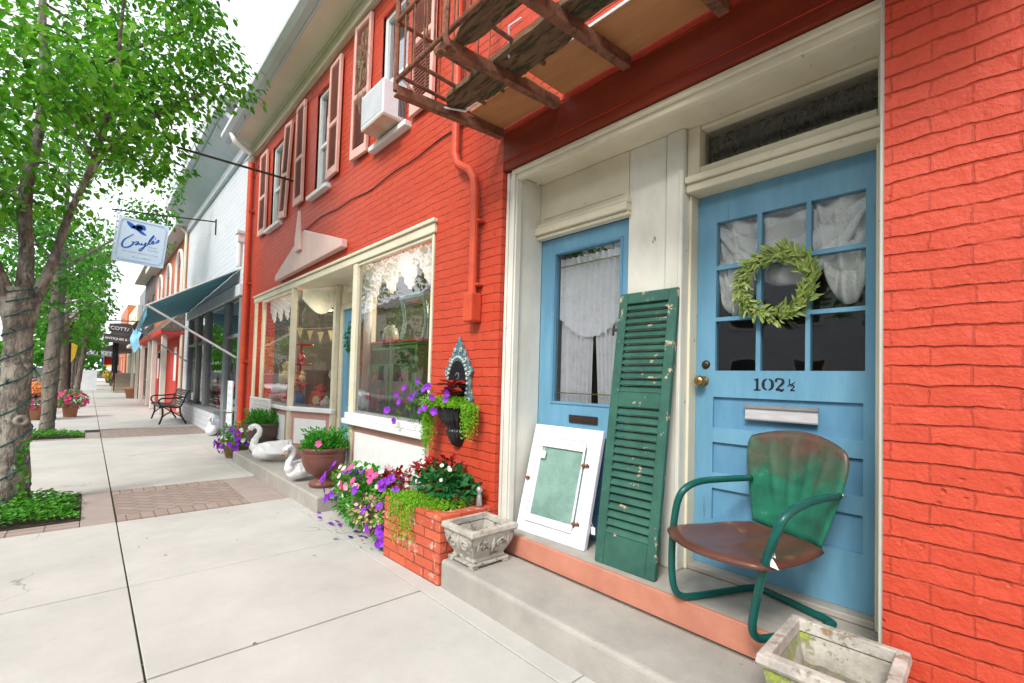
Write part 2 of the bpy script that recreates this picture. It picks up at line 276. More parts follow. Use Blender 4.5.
CHSEAT = pm('rusty_seat_enamel', (.075, .028, .020), (.12, .046, .032), rough=.30, scale=7, bmp=.15, bsc=60, chip=(.45, .19, .05), chsc=6, chlo=0.595, chhi=0.720)
def awnmat(name, a, b, ax, freq):
    m, nt, bs, out = newmat(name); g = nd(nt, 'ShaderNodeNewGeometry'); sp = nd(nt, 'ShaderNodeSeparateXYZ'); nt.links.new(g.outputs['Position'], sp.inputs[0])
    f = mth(nt, 'FRACT', mth(nt, 'MULTIPLY', sp.outputs[ax], freq)); k = mth(nt, 'GREATER_THAN', f, .72)
    nt.links.new(mixc(nt, k, a, b), bs.inputs['Base Color']); bs.inputs['Roughness'].default_value = .85; return m
AWN = awnmat('teal_striped_canvas', (.02, .24, .33), (.28, .52, .58), 1, 3.2)

# ------------------------------------------------------------------ mesh builder
WL = {}
class MB:
    def __init__(s, M=None): s.v = []; s.f = []; s.M = M
    def add(s, vs, fs):
        o = len(s.v)
        s.v += [tuple(s.M @ V(p)) for p in vs] if s.M else [tuple(p) for p in vs]
        s.f += [tuple(i+o for i in f) for f in fs]; return s
    def box(s, x0, x1, y0, y1, z0, z1):
        return s.add([(x0, y0, z0), (x1, y0, z0), (x1, y1, z0), (x0, y1, z0), (x0, y0, z1), (x1, y0, z1), (x1, y1, z1), (x0, y1, z1)],
                     [(0, 3, 2, 1), (4, 5, 6, 7), (0, 1, 5, 4), (1, 2, 6, 5), (2, 3, 7, 6), (3, 0, 4, 7)])
    def bar(s, p, q, w, h, upv=(0, 0, 1)):
        p = V(p); q = V(q); d = (q-p).normalized(); a = d.cross(V(upv))
        if a.length < 1e-4: a = d.cross(V((1, 0, 0)))
        a.normalize(); b = a.cross(d).normalized(); a *= w/2; b *= h/2
        return s.add([p-a-b, p+a-b, p+a+b, p-a+b, q-a-b, q+a-b, q+a+b, q-a+b], [(0, 3, 2, 1), (4, 5, 6, 7), (0, 1, 5, 4), (1, 2, 6, 5), (2, 3, 7, 6), (3, 0, 4, 7)])
    def tube(s, pts, r, n=10, cap=True, closed=False):
        pts = [V(p) for p in pts]; N = len(pts); rr = r if isinstance(r, (list, tuple)) else [r]*N
        vs = []; prev = None
        for i, p in enumerate(pts):
            if closed: t = pts[(i+1) % N]-pts[i-1]
            else: t = pts[min(i+1, N-1)]-pts[max(i-1, 0)]
            t.normalize()
            if prev is None:
                a = t.cross(V((0, 0, 1)));
                if a.length < .1: a = t.cross(V((1, 0, 0)))
            else: a = prev-t*prev.dot(t)
            a.normalize(); prev = a; b = t.cross(a)
            for k in range(n):
                an = 2*math.pi*k/n; vs.append(p+(a*math.cos(an)+b*math.sin(an))*rr[i])
        fs = []
        for i in range(N if closed else N-1):
            j = (i+1) % N
            for k in range(n):
                k2 = (k+1) % n; fs.append((i*n+k, i*n+k2, j*n+k2, j*n+k))
        if cap and not closed: fs += [tuple(range(n-1, -1, -1)), tuple((N-1)*n+k for k in range(n))]
        return s.add(vs, fs)
    def lathe(s, prof, c=(0, 0, 0), n=28, sq=None, a0=0, a1=2*math.pi):
        vs = []; full = abs(a1-a0-2*math.pi) < 1e-3; m_ = n if full else n+1
        for r, z in prof:
            for k in range(m_):
                a = a0+(a1-a0)*k/n; vs.append((c[0]+r*math.cos(a), c[1]+r*math.sin(a), c[2]+z))
        fs = []
        for i in range(len(prof)-1):
            for k in range(n):
                k2 = (k+1) % m_; fs.append((i*m_+k, i*m_+k2, (i+1)*m_+k2, (i+1)*m_+k))
        return s.add(vs, fs)
    def prism(s, poly, d):
        """poly: 3D points, extruded by vector d"""
        n = len(poly); d = V(d); a = [V(p) for p in poly]; b = [p+d for p in a]
        return s.add(a+b, [tuple(range(n)), tuple(range(2*n-1, n-1, -1))]+[(i, n+i, n+(i+1) % n, (i+1) % n) for i in range(n)])
    def quad(s, a, b, c, d): return s.add([a, b, c, d], [(0, 1, 2, 3)])
    def grid(s, fn, nu, nv):
        vs = [fn(i/nu, j/nv) for i in range(nu+1) for j in range(nv+1)]
        return s.add(vs, [(i*(nv+1)+j, (i+1)*(nv+1)+j, (i+1)*(nv+1)+j+1, i*(nv+1)+j+1) for i in range(nu) for j in range(nv)])
    def sph(s, c, r, n=10, m_=7, sx=1, sy=1, sz=1):
        return s.add([(c[0]+r*sx*math.sin(math.pi*j/m_)*math.cos(2*math.pi*k/n), c[1]+r*sy*math.sin(math.pi*j/m_)*math.sin(2*math.pi*k/n), c[2]-r*sz*math.cos(math.pi*j/m_)) for j in range(m_+1) for k in range(n)],
                     [(j*n+k, j*n+(k+1) % n, (j+1)*n+(k+1) % n, (j+1)*n+k) for j in range(m_) for k in range(n)])
    def leaf(s, p, d, nrm, l, w):
        d = d.normalized(); sd_ = d.cross(nrm)
        if sd_.length < 1e-3: sd_ = d.cross(V((.3, .5, .8)))
        sd_.normalize(); u = sd_.cross(d)
        return s.add([p, p+d*l*.3+sd_*w*.42+u*w*.12, p+d*l*.68+sd_*w*.36+u*w*.08, p+d*l-u*l*.08, p+d*l*.68-sd_*w*.36+u*w*.08, p+d*l*.3-sd_*w*.42+u*w*.12], [(0, 1, 2, 3), (0, 3, 4, 5)])
    def flower(s, c, nrm, r, petals=5, cup=.25):
        c = V(c); nrm = V(nrm).normalized(); a = nrm.cross(V((.2, .3, 1))).normalized(); b = nrm.cross(a); n = petals*4; vs = [c-nrm*r*cup*1.6]
        ph = random.random()*6
        for k in range(n):
            an = 2*math.pi*k/n; rr = r*(.80+.20*abs(math.cos(an*petals/2))); vs.append(c+(a*math.cos(an+ph)+b*math.sin(an+ph))*rr+nrm*r*random.uniform(-.06, .06))
        return s.add(vs, [(0, k+1, (k+1) % n+1) for k in range(n)])
    def build(s, name, mat, parent=None, smooth=False, bevel=0, seg=1, solid=0, sub=0, org=None):
        me = bpy.data.meshes.new(name)
        if parent is not None: o0 = WL[parent.name]
        elif org is not None: o0 = V(org)
        else:
            xs = [p[0] for p in s.v]; ys = [p[1] for p in s.v]; zs = [p[2] for p in s.v]; o0 = V(((min(xs)+max(xs))/2, (min(ys)+max(ys))/2, min(zs)))
        me.from_pydata([(p[0]-o0[0], p[1]-o0[1], p[2]-o0[2]) for p in s.v], [], s.f); me.update()
        me.materials.append(mat)
        if smooth:
            me.polygons.foreach_set('use_smooth', [True]*len(me.polygons))
        ob = bpy.data.objects.new(name, me); col.objects.link(ob)
        if parent is not None: ob.parent = parent; WL[ob.name] = o0
        else: ob.location = o0; WL[ob.name] = o0
        if solid: md = ob.modifiers.new('solid', 'SOLIDIFY'); md.thickness = solid; md.offset = 0
        if sub: md = ob.modifiers.new('sub', 'SUBSURF'); md.levels = sub; md.render_levels = sub
        if bevel: md = ob.modifiers.new('bev', 'BEVEL'); md.width = bevel; md.segments = seg; md.limit_method = 'ANGLE'; md.angle_limit = R(40)
        return ob
def comps(mb):
    par = list(range(len(mb.v)))
    def fd(a):
        while par[a] != a: par[a] = par[par[a]]; a = par[a]
        return a
    for f in mb.f:
        r0 = fd(f[0])
        for i in f[1:]: par[fd(i)] = r0
    g = {}
    for f in mb.f: g.setdefault(fd(f[0]), []).append(f)
    out = []
    for fs in g.values():
        ids = sorted({i for f in fs for i in f}); mp = {a: b for b, a in enumerate(ids)}; n = MB(); n.v = [mb.v[i] for i in ids]; n.f = [tuple(mp[i] for i in f) for f in fs]; out.append(n)
    return out
def split(mb, name, mat, parent, **k): return [c.build(name, mat, parent, **k) for c in comps(mb)]
def tag(o, label=None, cat=None, group=None, kind=None):
    if label: o['label'] = label
    if cat: o['category'] = cat
    if group: o['group'] = group
    if kind: o['kind'] = kind
    return o
def root(name, loc, label, cat, group=None):
    o = bpy.data.objects.new(name, None); col.objects.link(o); o.location = loc; o.empty_display_size = .1; WL[o.name] = V(loc); return tag(o, label, cat, group)
def struct(name, mb, mat, **k): return tag(mb.build(name, mat, **k), kind='structure')
def copy_tree(o, parent=None):
    c = o.copy(); col.objects.link(c); WL[c.name] = WL[o.name]
    if parent is not None: c.parent = parent
    for ch in list(o.children): copy_tree(ch, c)
    return c
def rnd(a, b): return random.uniform(a, b)
def rv():
    while True:
        p = V((rnd(-1, 1), rnd(-1, 1), rnd(-1, 1)))
        if .05 < p.length < 1: return p
def foliage(mb, c, rad, n, l, w=None, shell=.4, droop=.2, upper=False):
    w = w or l*.6; c = V(c)
    for _ in range(n):
        d = rv(); 
        if upper: d.z = abs(d.z)
        k = shell+(1-shell)*random.random(); q = d.normalized()*k
        p = c+V((q.x*rad[0], q.y*rad[1], q.z*rad[2])); dr = (q+rv()*.8-V((0, 0, droop))); s_ = rnd(.7, 1.25)
        mb.leaf(p, dr, q+rv()*.6+V((0, 0, .5)), l*s_, w*s_)
    return mb
def blossoms(mb, c, rad, n, r, toward=(-1, -.2, .4), upper=False, petals=5, shell=.85):
    c = V(c)
    for _ in range(n):
        d = rv().normalized()
        if upper: d.z = abs(d.z)
        if d.dot(V(toward)) < -.3: d = -d
        if upper: d.z = abs(d.z)
        k = rnd(shell, 1.1); p = c+V((d.x*rad[0]*k, d.y*rad[1]*k, d.z*rad[2]*k)); mb.flower(p, d+rv()*.4+V(toward)*.4, r*rnd(.75, 1.15), petals)
    return mb
def ribbon(mb, pts, w, O, A, B, N, depth=.002, sub=6):
    """flat stroke of varying width drawn in the plane O + a*A + b*B, thickness along N"""
    pts = [tuple(p) for p in pts]; ws = w if isinstance(w, (list, tuple)) else [w]*len(pts)
    sm = []; n = len(pts)
    for i in range(n-1):
        p0 = pts[max(i-1, 0)]; p1 = pts[i]; p2 = pts[i+1]; p3 = pts[min(i+2, n-1)]
        for k in range(sub):
            t = k/sub; f = lambda j: .5*((2*p1[j])+(-p0[j]+p2[j])*t+(2*p0[j]-5*p1[j]+4*p2[j]-p3[j])*t*t+(-p0[j]+3*p1[j]-3*p2[j]+p3[j])*t**3)
            sm.append((f(0), f(1), ws[i]*(1-t)+ws[i+1]*t))
    sm.append((pts[-1][0], pts[-1][1], ws[-1]))
    O = V(O); A = V(A); B = V(B); N = V(N)*depth; vs = []
    for i, (a, b, ww) in enumerate(sm):
        q0 = sm[max(i-1, 0)]; q1 = sm[min(i+1, len(sm)-1)]; dx = q1[0]-q0[0]; dy = q1[1]-q0[1]; L = math.hypot(dx, dy) or 1; nx = -dy/L*ww/2; ny = dx/L*ww/2
        for sgn in (1, -1):
            p = O+A*(a+nx*sgn)+B*(b+ny*sgn); vs += [p, p+N]
    fs = []
    for i in range(len(sm)-1):
        a = i*4; b = a+4; fs += [(a+1, a+3, b+3, b+1), (a, b, b+2, a+2), (a, a+1, b+1, b), (a+2, b+2, b+3, a+3)]
    return mb.add(vs, fs)
def text_mesh(name, body, size, mat, parent, O, A, B, ext=.002, align='CENTER', bold=0):
    cu = bpy.data.curves.new('t', 'FONT'); cu.body = body; cu.size = size; cu.extrude = ext; cu.align_x = align; cu.offset = bold
    t = bpy.data.objects.new('t', cu); dg = bpy.context.evaluated_depsgraph_get(); col.objects.link(t); dg.update()
    me = bpy.data.meshes.new_from_object(t.evaluated_get(bpy.context.evaluated_depsgraph_get())); col.objects.unlink(t); bpy.data.objects.remove(t)
    A = V(A).normalized(); B = V(B).normalized(); N = A.cross(B); O = V(O)-(WL[parent.name] if parent else V((0, 0, 0)))
    for v in me.vertices: v.co = O+A*v.co.x+B*v.co.y+N*v.co.z
    me.name = name; me.materials.clear(); me.materials.append(mat); ob = bpy.data.objects.new(name, me); col.objects.link(ob); ob.parent = parent; WL[ob.name] = WL[parent.name]; return ob
def holes_wall(mb, x0, x1, ya, yb, za, zb, holes):
    """wall slab facing -X with rectangular openings (y0,y1,z0,z1); closed reveals"""
    ys = sorted({ya, yb} | {h[0] for h in holes} | {h[1] for h in holes}); zs = sorted({za, zb} | {h[2] for h in holes} | {h[3] for h in holes})
    def op(i, j):
        if i < 0 or j < 0 or i >= len(ys)-1 or j >= len(zs)-1: return True
        cy = (ys[i]+ys[i+1])/2; cz = (zs[j]+zs[j+1])/2; return any(h[0] < cy < h[1] and h[2] < cz < h[3] for h in holes)
    for i in range(len(ys)-1):
        for j in range(len(zs)-1):
            if op(i, j): continue
            a, b, c, d = ys[i], ys[i+1], zs[j], zs[j+1]
            mb.quad((x0, b, c), (x0, a, c), (x0, a, d), (x0, b, d)); mb.quad((x1, a, c), (x1, b, c), (x1, b, d), (x1, a, d))
            if op(i-1, j): mb.quad((x0, a, c), (x1, a, c), (x1, a, d), (x0, a, d))
            if op(i+1, j): mb.quad((x0, b, c), (x0, b, d), (x1, b, d), (x1, b, c))
            if op(i, j-1): mb.quad((x0, a, c), (x0, b, c), (x1, b, c), (x1, a, c))
            if op(i, j+1): mb.quad((x0, a, d), (x1, a, d), (x1, b, d), (x0, b, d))
    return mb
def frame(mb, x0, x1, ya, yb, za, zb, w, wt=None, wb=None):
    wt = w if wt is None else wt; wb = w if wb is None else wb
    mb.box(x0, x1, ya, ya+w, za, zb); mb.box(x0, x1, yb-w, yb, za, zb); mb.box(x0+.001, x1-.001, ya+w, yb-w, zb-wt, zb)
    if wb: mb.box(x0+.001, x1-.001, ya+w, yb-w, za, za+wb)
    return mb

# ------------------------------------------------------------------ ground, pavement, road
struct('ground', MB().quad((-400, -400, -.16), (400, -400, -.16), (400, 800, -.16), (-400, 800, -.16)), GROUND)
struct('road', MB().quad((-9.5, -60, -.14), (-1.55, -60, -.14), (-1.55, 300, -.14), (-9.5, 300, -.14)), ASPH)
struct('pavement_bed', MB().box(-1.4, 2.6, -6, 300, -.15, -.011), DIRT)
struct('kerb', MB().box(-1.55, -1.4, -60, 300, -.15, .0), CONC2, bevel=.02)
struct('far_pavement', MB().box(-12.5, -9.5, -60, 300, -.15, 0), CONC)
X1, X2 = .23, 1.56
slabs = MB()
def slab(x0, x1, y0, y1, g=.0065):
    slabs.box(x0+.004, x1-.004, y0+g, y1-g, -.05, rnd(-.0012, .0012))
ysl = [-6, -4.6, -3.4, -2.2, -1.0, .15, 1.32, 2.49, 3.63, 5.23]
for a, b in zip(ysl[:-1], ysl[1:]):
    slab(-1.4, X1, a, b) if a not in (2.49, 3.63) else slab(-1.4, X1, a, b)
    slab(X1, X2, a, b); slab(X2, 2.12, a, b, .003)
for a, b in ((6.6, 7.75), (7.75, 9.0), (9.0, 10.4), (10.4, 11.75)):
    slab(-1.4, X1, a, b); slab(X1+.003, X2-.002, a, b); slab(X2, 2.3, a, b, .003)
y = 13.5
while y < 90:
    b = y+1.25+(y > 40)*2
    slab(-1.4, X1, y, b); slab(X1+.003, X2, y, b); slab(X2, 2.6, y, b, .003); y = b
slab(-1.4, -.0, 12.9, 13.5)
struct('pavement', slabs, CONC, bevel=.003)
pk = MB(); pk.box(0.0, X1-.004, 5.23, 6.6, -.05, .001); pk.box(1.27, X2, 5.235, 6.595, -.05, .001); pk.box(X2+.003, 2.12, 5.235, 6.595, -.05, .001); pk.box(0, X1-.004, 11.76, 12.9, -.05, .001)
struct('tinted_slabs', pk, SLABP, bevel=.005)
pb = MB(); pb.box(X1+.008, 1.265, 5.44, 6.39, -.05, 0); pb.box(X1+.008, 2.0, 11.9, 13.38, -.05, 0)
struct('brick_paving', pb, PAVER)
pb = MB(); pb.box(X1+.008, 1.265, 5.235, 5.437, -.05, .001); pb.box(X1+.008, 1.265, 6.393, 6.595, -.05, .001)
pb.box(X1+.008, 2.0, 11.76, 11.897, -.05, .001); pb.box(X1+.008, 2.0, 13.383, 13.49, -.05, .001)
struct('paving_border', pb, PAVER2)
pb = MB(); pb.box(-1.4, -.003, 5.235, 5.43, -.05, .002); pb.box(-1.4, -.003, 11.76, 11.95, -.05, .002)
struct('bed_edging', pb, PAVER3, bevel=.004)
sb = MB(); sb.box(-1.35, -.003, 5.435, 6.595, -.05, .008); sb.box(-1.35, -.003, 11.955, 12.895, -.05, .008)
struct('bed_soil', sb, SOIL)
# moss and litter in the long joint
ms = MB()
for _ in range(240):
    y = rnd(.5, 14); ms.leaf(V((X1+.002+rnd(-.005, .005), y, -.006)), V((rnd(-1, 1), rnd(-1, 1), rnd(.2, .9))), V((0, 0, 1)), rnd(.006, .014), .005)
tag(ms.build('joint_moss', LEAF_G), kind='stuff')
lt = MB()
for _ in range(16):
    x = rnd(.3, 1.95); y = rnd(2.0, 5.3); d = V((rnd(-1, 1), rnd(-1, 1), .1)); lt.leaf(V((x, y, .004)), d, V((0, 0, 1)), rnd(.012, .028), .012)
for _ in range(40):
    x = rnd(1.55, 2.05); y = rnd(3.2, 4.5); d = V((rnd(-1, 1), rnd(-1, 1), .1)); lt.leaf(V((x, y, .004)), d, V((0, 0, 1)), rnd(.012, .025), .012)
tag(lt.build('fallen_leaves', leafmat('litter', [(.20, .06, .03), (.10, .05, .03), (.25, .12, .05), (.28, .05, .25)], .1)), kind='stuff')
for nm, (yy0, yy1) in (('a', (5.46, 6.58)), ('b', (11.98, 12.9))):
    g_ = MB()
    for _ in range(2400 if nm == 'a' else 1400):
        x = rnd(-1.3, -.03); y = rnd(yy0, yy1); h = .10*min(1, (abs(x)+.08)*2.5)*rnd(.3, 1)
        g_.leaf(V((x, y, .005+h)), V((rnd(-1, 1), rnd(-1, 1), rnd(-.3, .5))), V((rnd(-.4, .4), rnd(-.4, .4), 1)), rnd(.028, .062), rnd(.02, .04))
    tag(g_.build('ground_cover', LEAF_G), kind='stuff')

# ------------------------------------------------------------------ entrance steps
st = MB(); st.box(1.68, 2.088, -2.5, 2.465, -.02, .17)
t = st.build('doorstep', CONC2, bevel=.022, seg=3); tag(t, 'long grey concrete step at the pavement in front of the blue door', 'step')
st = MB(); st.box(2.12, 3.1, -2.5, 2.455, -.02, .295); landing = st
st = MB(); st.prism([(1.64, 4.5, -.02), (1.62, 7.85, -.02), (2.098, 7.95, -.02), (2.098, 6.95, -.02), (2.42, 6.3, -.02), (2.42, 5.05, -.02), (2.098, 4.84, -.02), (2.098, 4.5, -.02)], (0, 0, .17))
t = st.build('shop_step', CONC2, bevel=.02, seg=3); tag(t, 'low concrete step under the white swans and the brown pot', 'step')

# ------------------------------------------------------------------ RED BRICK SHOP BUILDING
W = 2.1
B = root('brick_shop_building', (2.4, 3, 0), 'red painted brick shop building with blue doors, pink shutters and cream eaves', 'building')
landing.build('entrance_landing', LANDC, B)
win_u = [(7.72, 8.28), (5.80, 6.27), (3.88, 4.42)]
holes = [(.335, 2.455, -.1, 2.83), (3.30, 8.95, .0, 2.62)]+[(a, b, 3.66, 5.0) for a, b in win_u]
bw = holes_wall(MB(), W, 2.42, -6, 9.55, -.1, 5.22, holes)
bw.box(2.1, 9, 9.552, 9.70, -.1, 5.2)
bw.build('brick_wall', RED, B)
rr = MB()
rr.box(2.095, 2.118, .338, 2.452, .168, .296); split(rr, 'riser', PINKRISER, B, bevel=.004)
# lintel beam above the doors
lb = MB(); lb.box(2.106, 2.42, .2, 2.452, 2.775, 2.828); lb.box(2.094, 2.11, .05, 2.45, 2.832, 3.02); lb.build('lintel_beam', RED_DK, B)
# door surround
ds = MB()
ds.box(2.15, 2.20, 2.36, 2.452, .295, 2.772); ds.box(2.135, 2.15, 2.37, 2.395, .30, 2.75); ds.box(2.135, 2.15, 2.43, 2.452, .30, 2.765)
ds.box(2.2, 2.43, 2.375, 2.43, .295, 2.74)
ds.box(2.12, 2.16, .30, .33, .29, 2.80); ds.box(2.125, 2.40, .335, .352, .295, 2.76)
split(ds, 'door_jamb', CREAMW, B, bevel=.004)
ds = MB()
ds.box(2.15, 2.19, .34, 2.359, 2.70, 2.772); ds.box(2.13, 2.149, .34, 2.40, 2.738, 2.770)
ds.box(2.19, 2.62, .34, 2.37, 2.735, 2.77)
split(ds, 'entrance_soffit', CREAM, B, bevel=.004)
ds = MB()    # centre post with two boards
ds.box(2.405, 2.56, 1.372, 1.62, .296, 2.734); ds.box(2.395, 2.56, 1.262, 1.366, .296, 2.734)
ds.box(2.385, 2.40, 1.262, 1.285, .296, 2.50); split(ds, 'centre_post', CREAMW, B, bevel=.005)
ds = MB()    # board and moulding over the left door
ds.box(2.40, 2.44, 1.621, 2.374, 2.43, 2.734); ds.box(2.37, 2.43, 1.60, 2.374, 2.325, 2.35); ds.box(2.345, 2.43, 1.60, 2.374, 2.352, 2.40); ds.box(2.36, 2.43, 1.60, 2.374, 2.402, 2.428)
ds.box(2.392, 2.40, 1.66, 2.34, 2.47, 2.48); split(ds, 'door_head_moulding', CREAM, B, bevel=.006, seg=2)
ds = MB()    # transom frame over right door
ds.box(2.43, 2.55, 1.19, 1.26, 2.39, 2.734); ds.box(2.43, 2.55, .352, .41, 2.39, 2.734); ds.box(2.44, 2.55, .41, 1.19, 2.712, 2.734)
ds.box(2.42, 2.56, .352, 1.259, 2.37, 2.415); ds.box(2.40, 2.56, .352, 1.259, 2.417, 2.455); ds.box(2.43, 2.56, .41, 1.19, 2.457, 2.50)
ds.box(2.46, 2.56, 1.245, 1.262, .296, 2.37); ds.box(2.46, 2.56, .352, .42, .296, 2.37)
split(ds, 'transom_frame', CREAM, B, bevel=.006, seg=2)
MB().quad((2.50, 1.19, 2.50), (2.50, .41, 2.50), (2.50, .41, 2.712), (2.50, 1.19, 2.712)).build('transom_pane', GLASSD, B)
lc = MB(); lc.grid(lambda u, v: (2.56+.012*math.sin(u*60), .42+u*.76, 2.48+v*.22), 60, 2); lc.build('transom_lace', lacemat('dark_lace', (.12, .13, .125), .3, 30), B)
# dark hallways behind the doors
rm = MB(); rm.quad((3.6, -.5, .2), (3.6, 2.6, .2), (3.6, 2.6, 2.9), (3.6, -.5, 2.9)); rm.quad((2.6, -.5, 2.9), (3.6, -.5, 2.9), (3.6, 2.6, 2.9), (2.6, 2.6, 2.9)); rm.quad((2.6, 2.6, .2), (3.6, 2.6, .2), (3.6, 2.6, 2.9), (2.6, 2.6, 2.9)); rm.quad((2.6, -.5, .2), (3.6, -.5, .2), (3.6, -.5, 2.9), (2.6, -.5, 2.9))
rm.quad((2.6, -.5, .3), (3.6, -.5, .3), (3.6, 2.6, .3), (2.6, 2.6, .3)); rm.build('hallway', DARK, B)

# right door : x 2.54, y .438..1.243, z .335..2.37
dx = 2.54; ya, yb, za, zb = .424, 1.243, .33, 2.368
d = MB()
gy = [(.469, .683), (.691+.012, .905), (.927, 1.137)]; gz = [(1.386, 1.657), (1.678, 1.94), (1.962, 2.206)]
panels = [(1.075, 1.243), (.83, .997), (.58, .748)]
hol = [(a, b, c, e) for a, b in gy for c, e in gz]+[(.475, 1.145, a, b) for a, b in panels]
holes_wall(d, dx, dx+.045, ya, yb, za, zb, hol)
d6 = d.build('entrance_door', BLUE, B, bevel=.005, seg=2); tag(d6, 'blue door with nine small panes and three panels under them')
pn = MB()
for a, b in panels: pn.box(dx+.018, dx+.03, .475, 1.145, a, b)
pn.build('door_panel', BLUEP, d6)
for a, b in gy:
    for c, e in gz: MB().quad((dx+.022, b, c), (dx+.022, a, c), (dx+.022, a, e), (dx+.022, b, e)).build('pane', GLASSD, d6)
sw = MB()   # lace swags behind the panes
def swag(cx, w, top, drop, x=2.60):
    def fn(u, v):
        s_ = (u-.5)*2; z = top-v*drop*(1-.75*s_*s_)-.02*math.sin(v*22); return (x+.02*math.sin(u*26+v*4)+.015*math.sin(v*20), cx+s_*w, z)
    sw.grid(fn, 40, 24)
swag(.80, .33, 2.24, .42); swag(1.02, .16, 2.24, .50, 2.615); swag(.55, .15, 2.24, .54, 2.61); swag(1.05, .12, 2.0, .32, 2.60); swag(.55, .13, 2.0, .20, 2.62)
sw.build('lace_swag', LACE2, d6, smooth=True)
k = MB(); Mk = Matrix.Translation((dx, 1.197, 1.328)) @ Matrix.Rotation(R(-90), 4, 'Y')
k.M = Mk; k.lathe([(0, .075), (.018, .075), (.027, .066), (.03, .054), (.026, .04), (.012, .034), (.010, .012), (.026, .010), (.028, 0), (0, 0)], n=20)
k.build('door_knob', BRASS, d6, smooth=True)
k = MB(Matrix.Translation((dx, 1.187, 1.42)) @ Matrix.Rotation(R(-90), 4, 'Y')); k.lathe([(0, .014), (.012, .013), (.021, .008), (.024, 0)], n=16); k.build('lock', DKMET, d6, smooth=True)
k = MB(); k.box(dx-.012, dx-.001, .645, .972, 1.135, 1.205); ms1 = k.build('mail_slot', ALUM, d6, bevel=.002)
k = MB(); k.box(dx-.022, dx-.0125, .64, .977, 1.192, 1.212); k.box(dx-.020, dx-.0125, .64, .977, 1.131, 1.140); split(k, 'slot_rim', GALV, ms1, bevel=.003)
# stencilled number 102 1/2
nb = MB(); O = (dx-.0012, .935, 1.285); A = (0, -1, 0); Bv = (0, 0, 1); N = (-1, 0, 0)
def rb(p, w): ribbon(nb, p, w, O, A, Bv, N, .0012)
def rect(a0, a1, b0, b1): nb.prism([(O[0], O[1]-a0, O[2]+b0), (O[0], O[1]-a1, O[2]+b0), (O[0], O[1]-a1, O[2]+b1), (O[0], O[1]-a0, O[2]+b1)], (-.0012, 0, 0))
rect(.012, .024, .004, .062); rect(.002, .034, 0, .006); rect(.003, .013, .052, .058)
rb([(.064, .060), (.050, .050), (.046, .032), (.050, .014), (.064, .004)], [.004, .011, .015, .011, .004]); rb([(.072, .060), (.086, .050), (.090, .032), (.086, .014), (.072, .004)], [.004, .011, .015, .011, .004])
rb([(.106, .046), (.108, .058), (.122, .062), (.136, .056), (.138, .044), (.128, .030), (.112, .014), (.106, .006)], [.012, .010, .005, .010, .013, .010, .005, .005]); rb([(.106, .006), (.120, .008), (.132, .003), (.142, .012)], [.008, .012, .012, .004])
rb([(.166, .062), (.166, .036)], .005); rb([(.162, .034), (.184, .036)], .003); rb([(.158, .024), (.190, .046)], .003)
rb([(.172, .024), (.178, .030), (.186, .026), (.180, .014), (.171, .006), (.190, .005)], [.004, .004, .006, .005, .004, .006])
nb.build('house_number', BLK, d6)
k = MB(); k.box(2.47, 2.60, .42, 1.245, .296, .328); k.build('threshold', LANDC, d6, bevel=.006)

# left door
dx = 2.43; ya, yb, za, zb = 1.60, 2.374, .30, 2.322
d = holes_wall(MB(), dx, dx+.045, ya, yb, za, zb, [(1.69, 2.238, 1.166, 2.205), (1.72, 2.21, .45, .95)])
dl = d.build('entrance_door', BLUE, B, bevel=.006, seg=2); tag(dl, 'blue door with one tall pane behind lace')
k = MB(); k.box(dx+.02, dx+.03, 1.72, 2.21, .45, .95); k.build('door_panel', BLUEP, dl)
MB().quad((dx+.02, 2.238, 1.166), (dx+.02, 1.69, 1.166), (dx+.02, 1.69, 2.205), (dx+.02, 2.238, 2.205)).build('pane', GLASSD, dl)
k = MB(); frame(k, dx-.008, dx+.004, 1.672, 2.256, 1.148, 2.223, .018); k.build('pane_moulding', BLUEP, dl, bevel=.003)
lc = MB(); lc.grid(lambda u, v: (dx+.065+.014*math.sin(u*70), 1.68+u*.57, 1.72+v*.46-.16*(1-(abs(u-.5)*2)**2)*(1-v)+.05*(1-v)), 90, 8); lc.build('lace_valance', LACE, dl, smooth=True)
lc = MB()
lc.grid(lambda u, v: (dx+.085+.012*math.sin(u*46), 2.24-u*(.290-.02*(1-v)**.6), 1.15+v*.9), 60, 20)
lc.grid(lambda u, v: (dx+.085+.012*math.sin(u*46), 1.68+u*(.285-.055*(1-v)**1.2), 1.15+v*.9), 60, 20)
lc.build('lace_drape', LACE, dl, smooth=True)
k = MB(); k.tube([(dx+.05, 1.68, 1.225), (dx+.05, 2.24, 1.225)], .004, 6); k.tube([(dx+.05, 1.68, 2.12), (dx+.05, 2.24, 2.12)], .004, 6); k.build('curtain_rod', BRASS, dl)
k = MB(); k.box(dx-.012, dx-.001, 1.835, 2.075, 1.03, 1.082); k.box(dx-.018, dx-.012, 1.85, 2.06, 1.045, 1.072); k.build('mail_slot', DKMET, dl, bevel=.003)

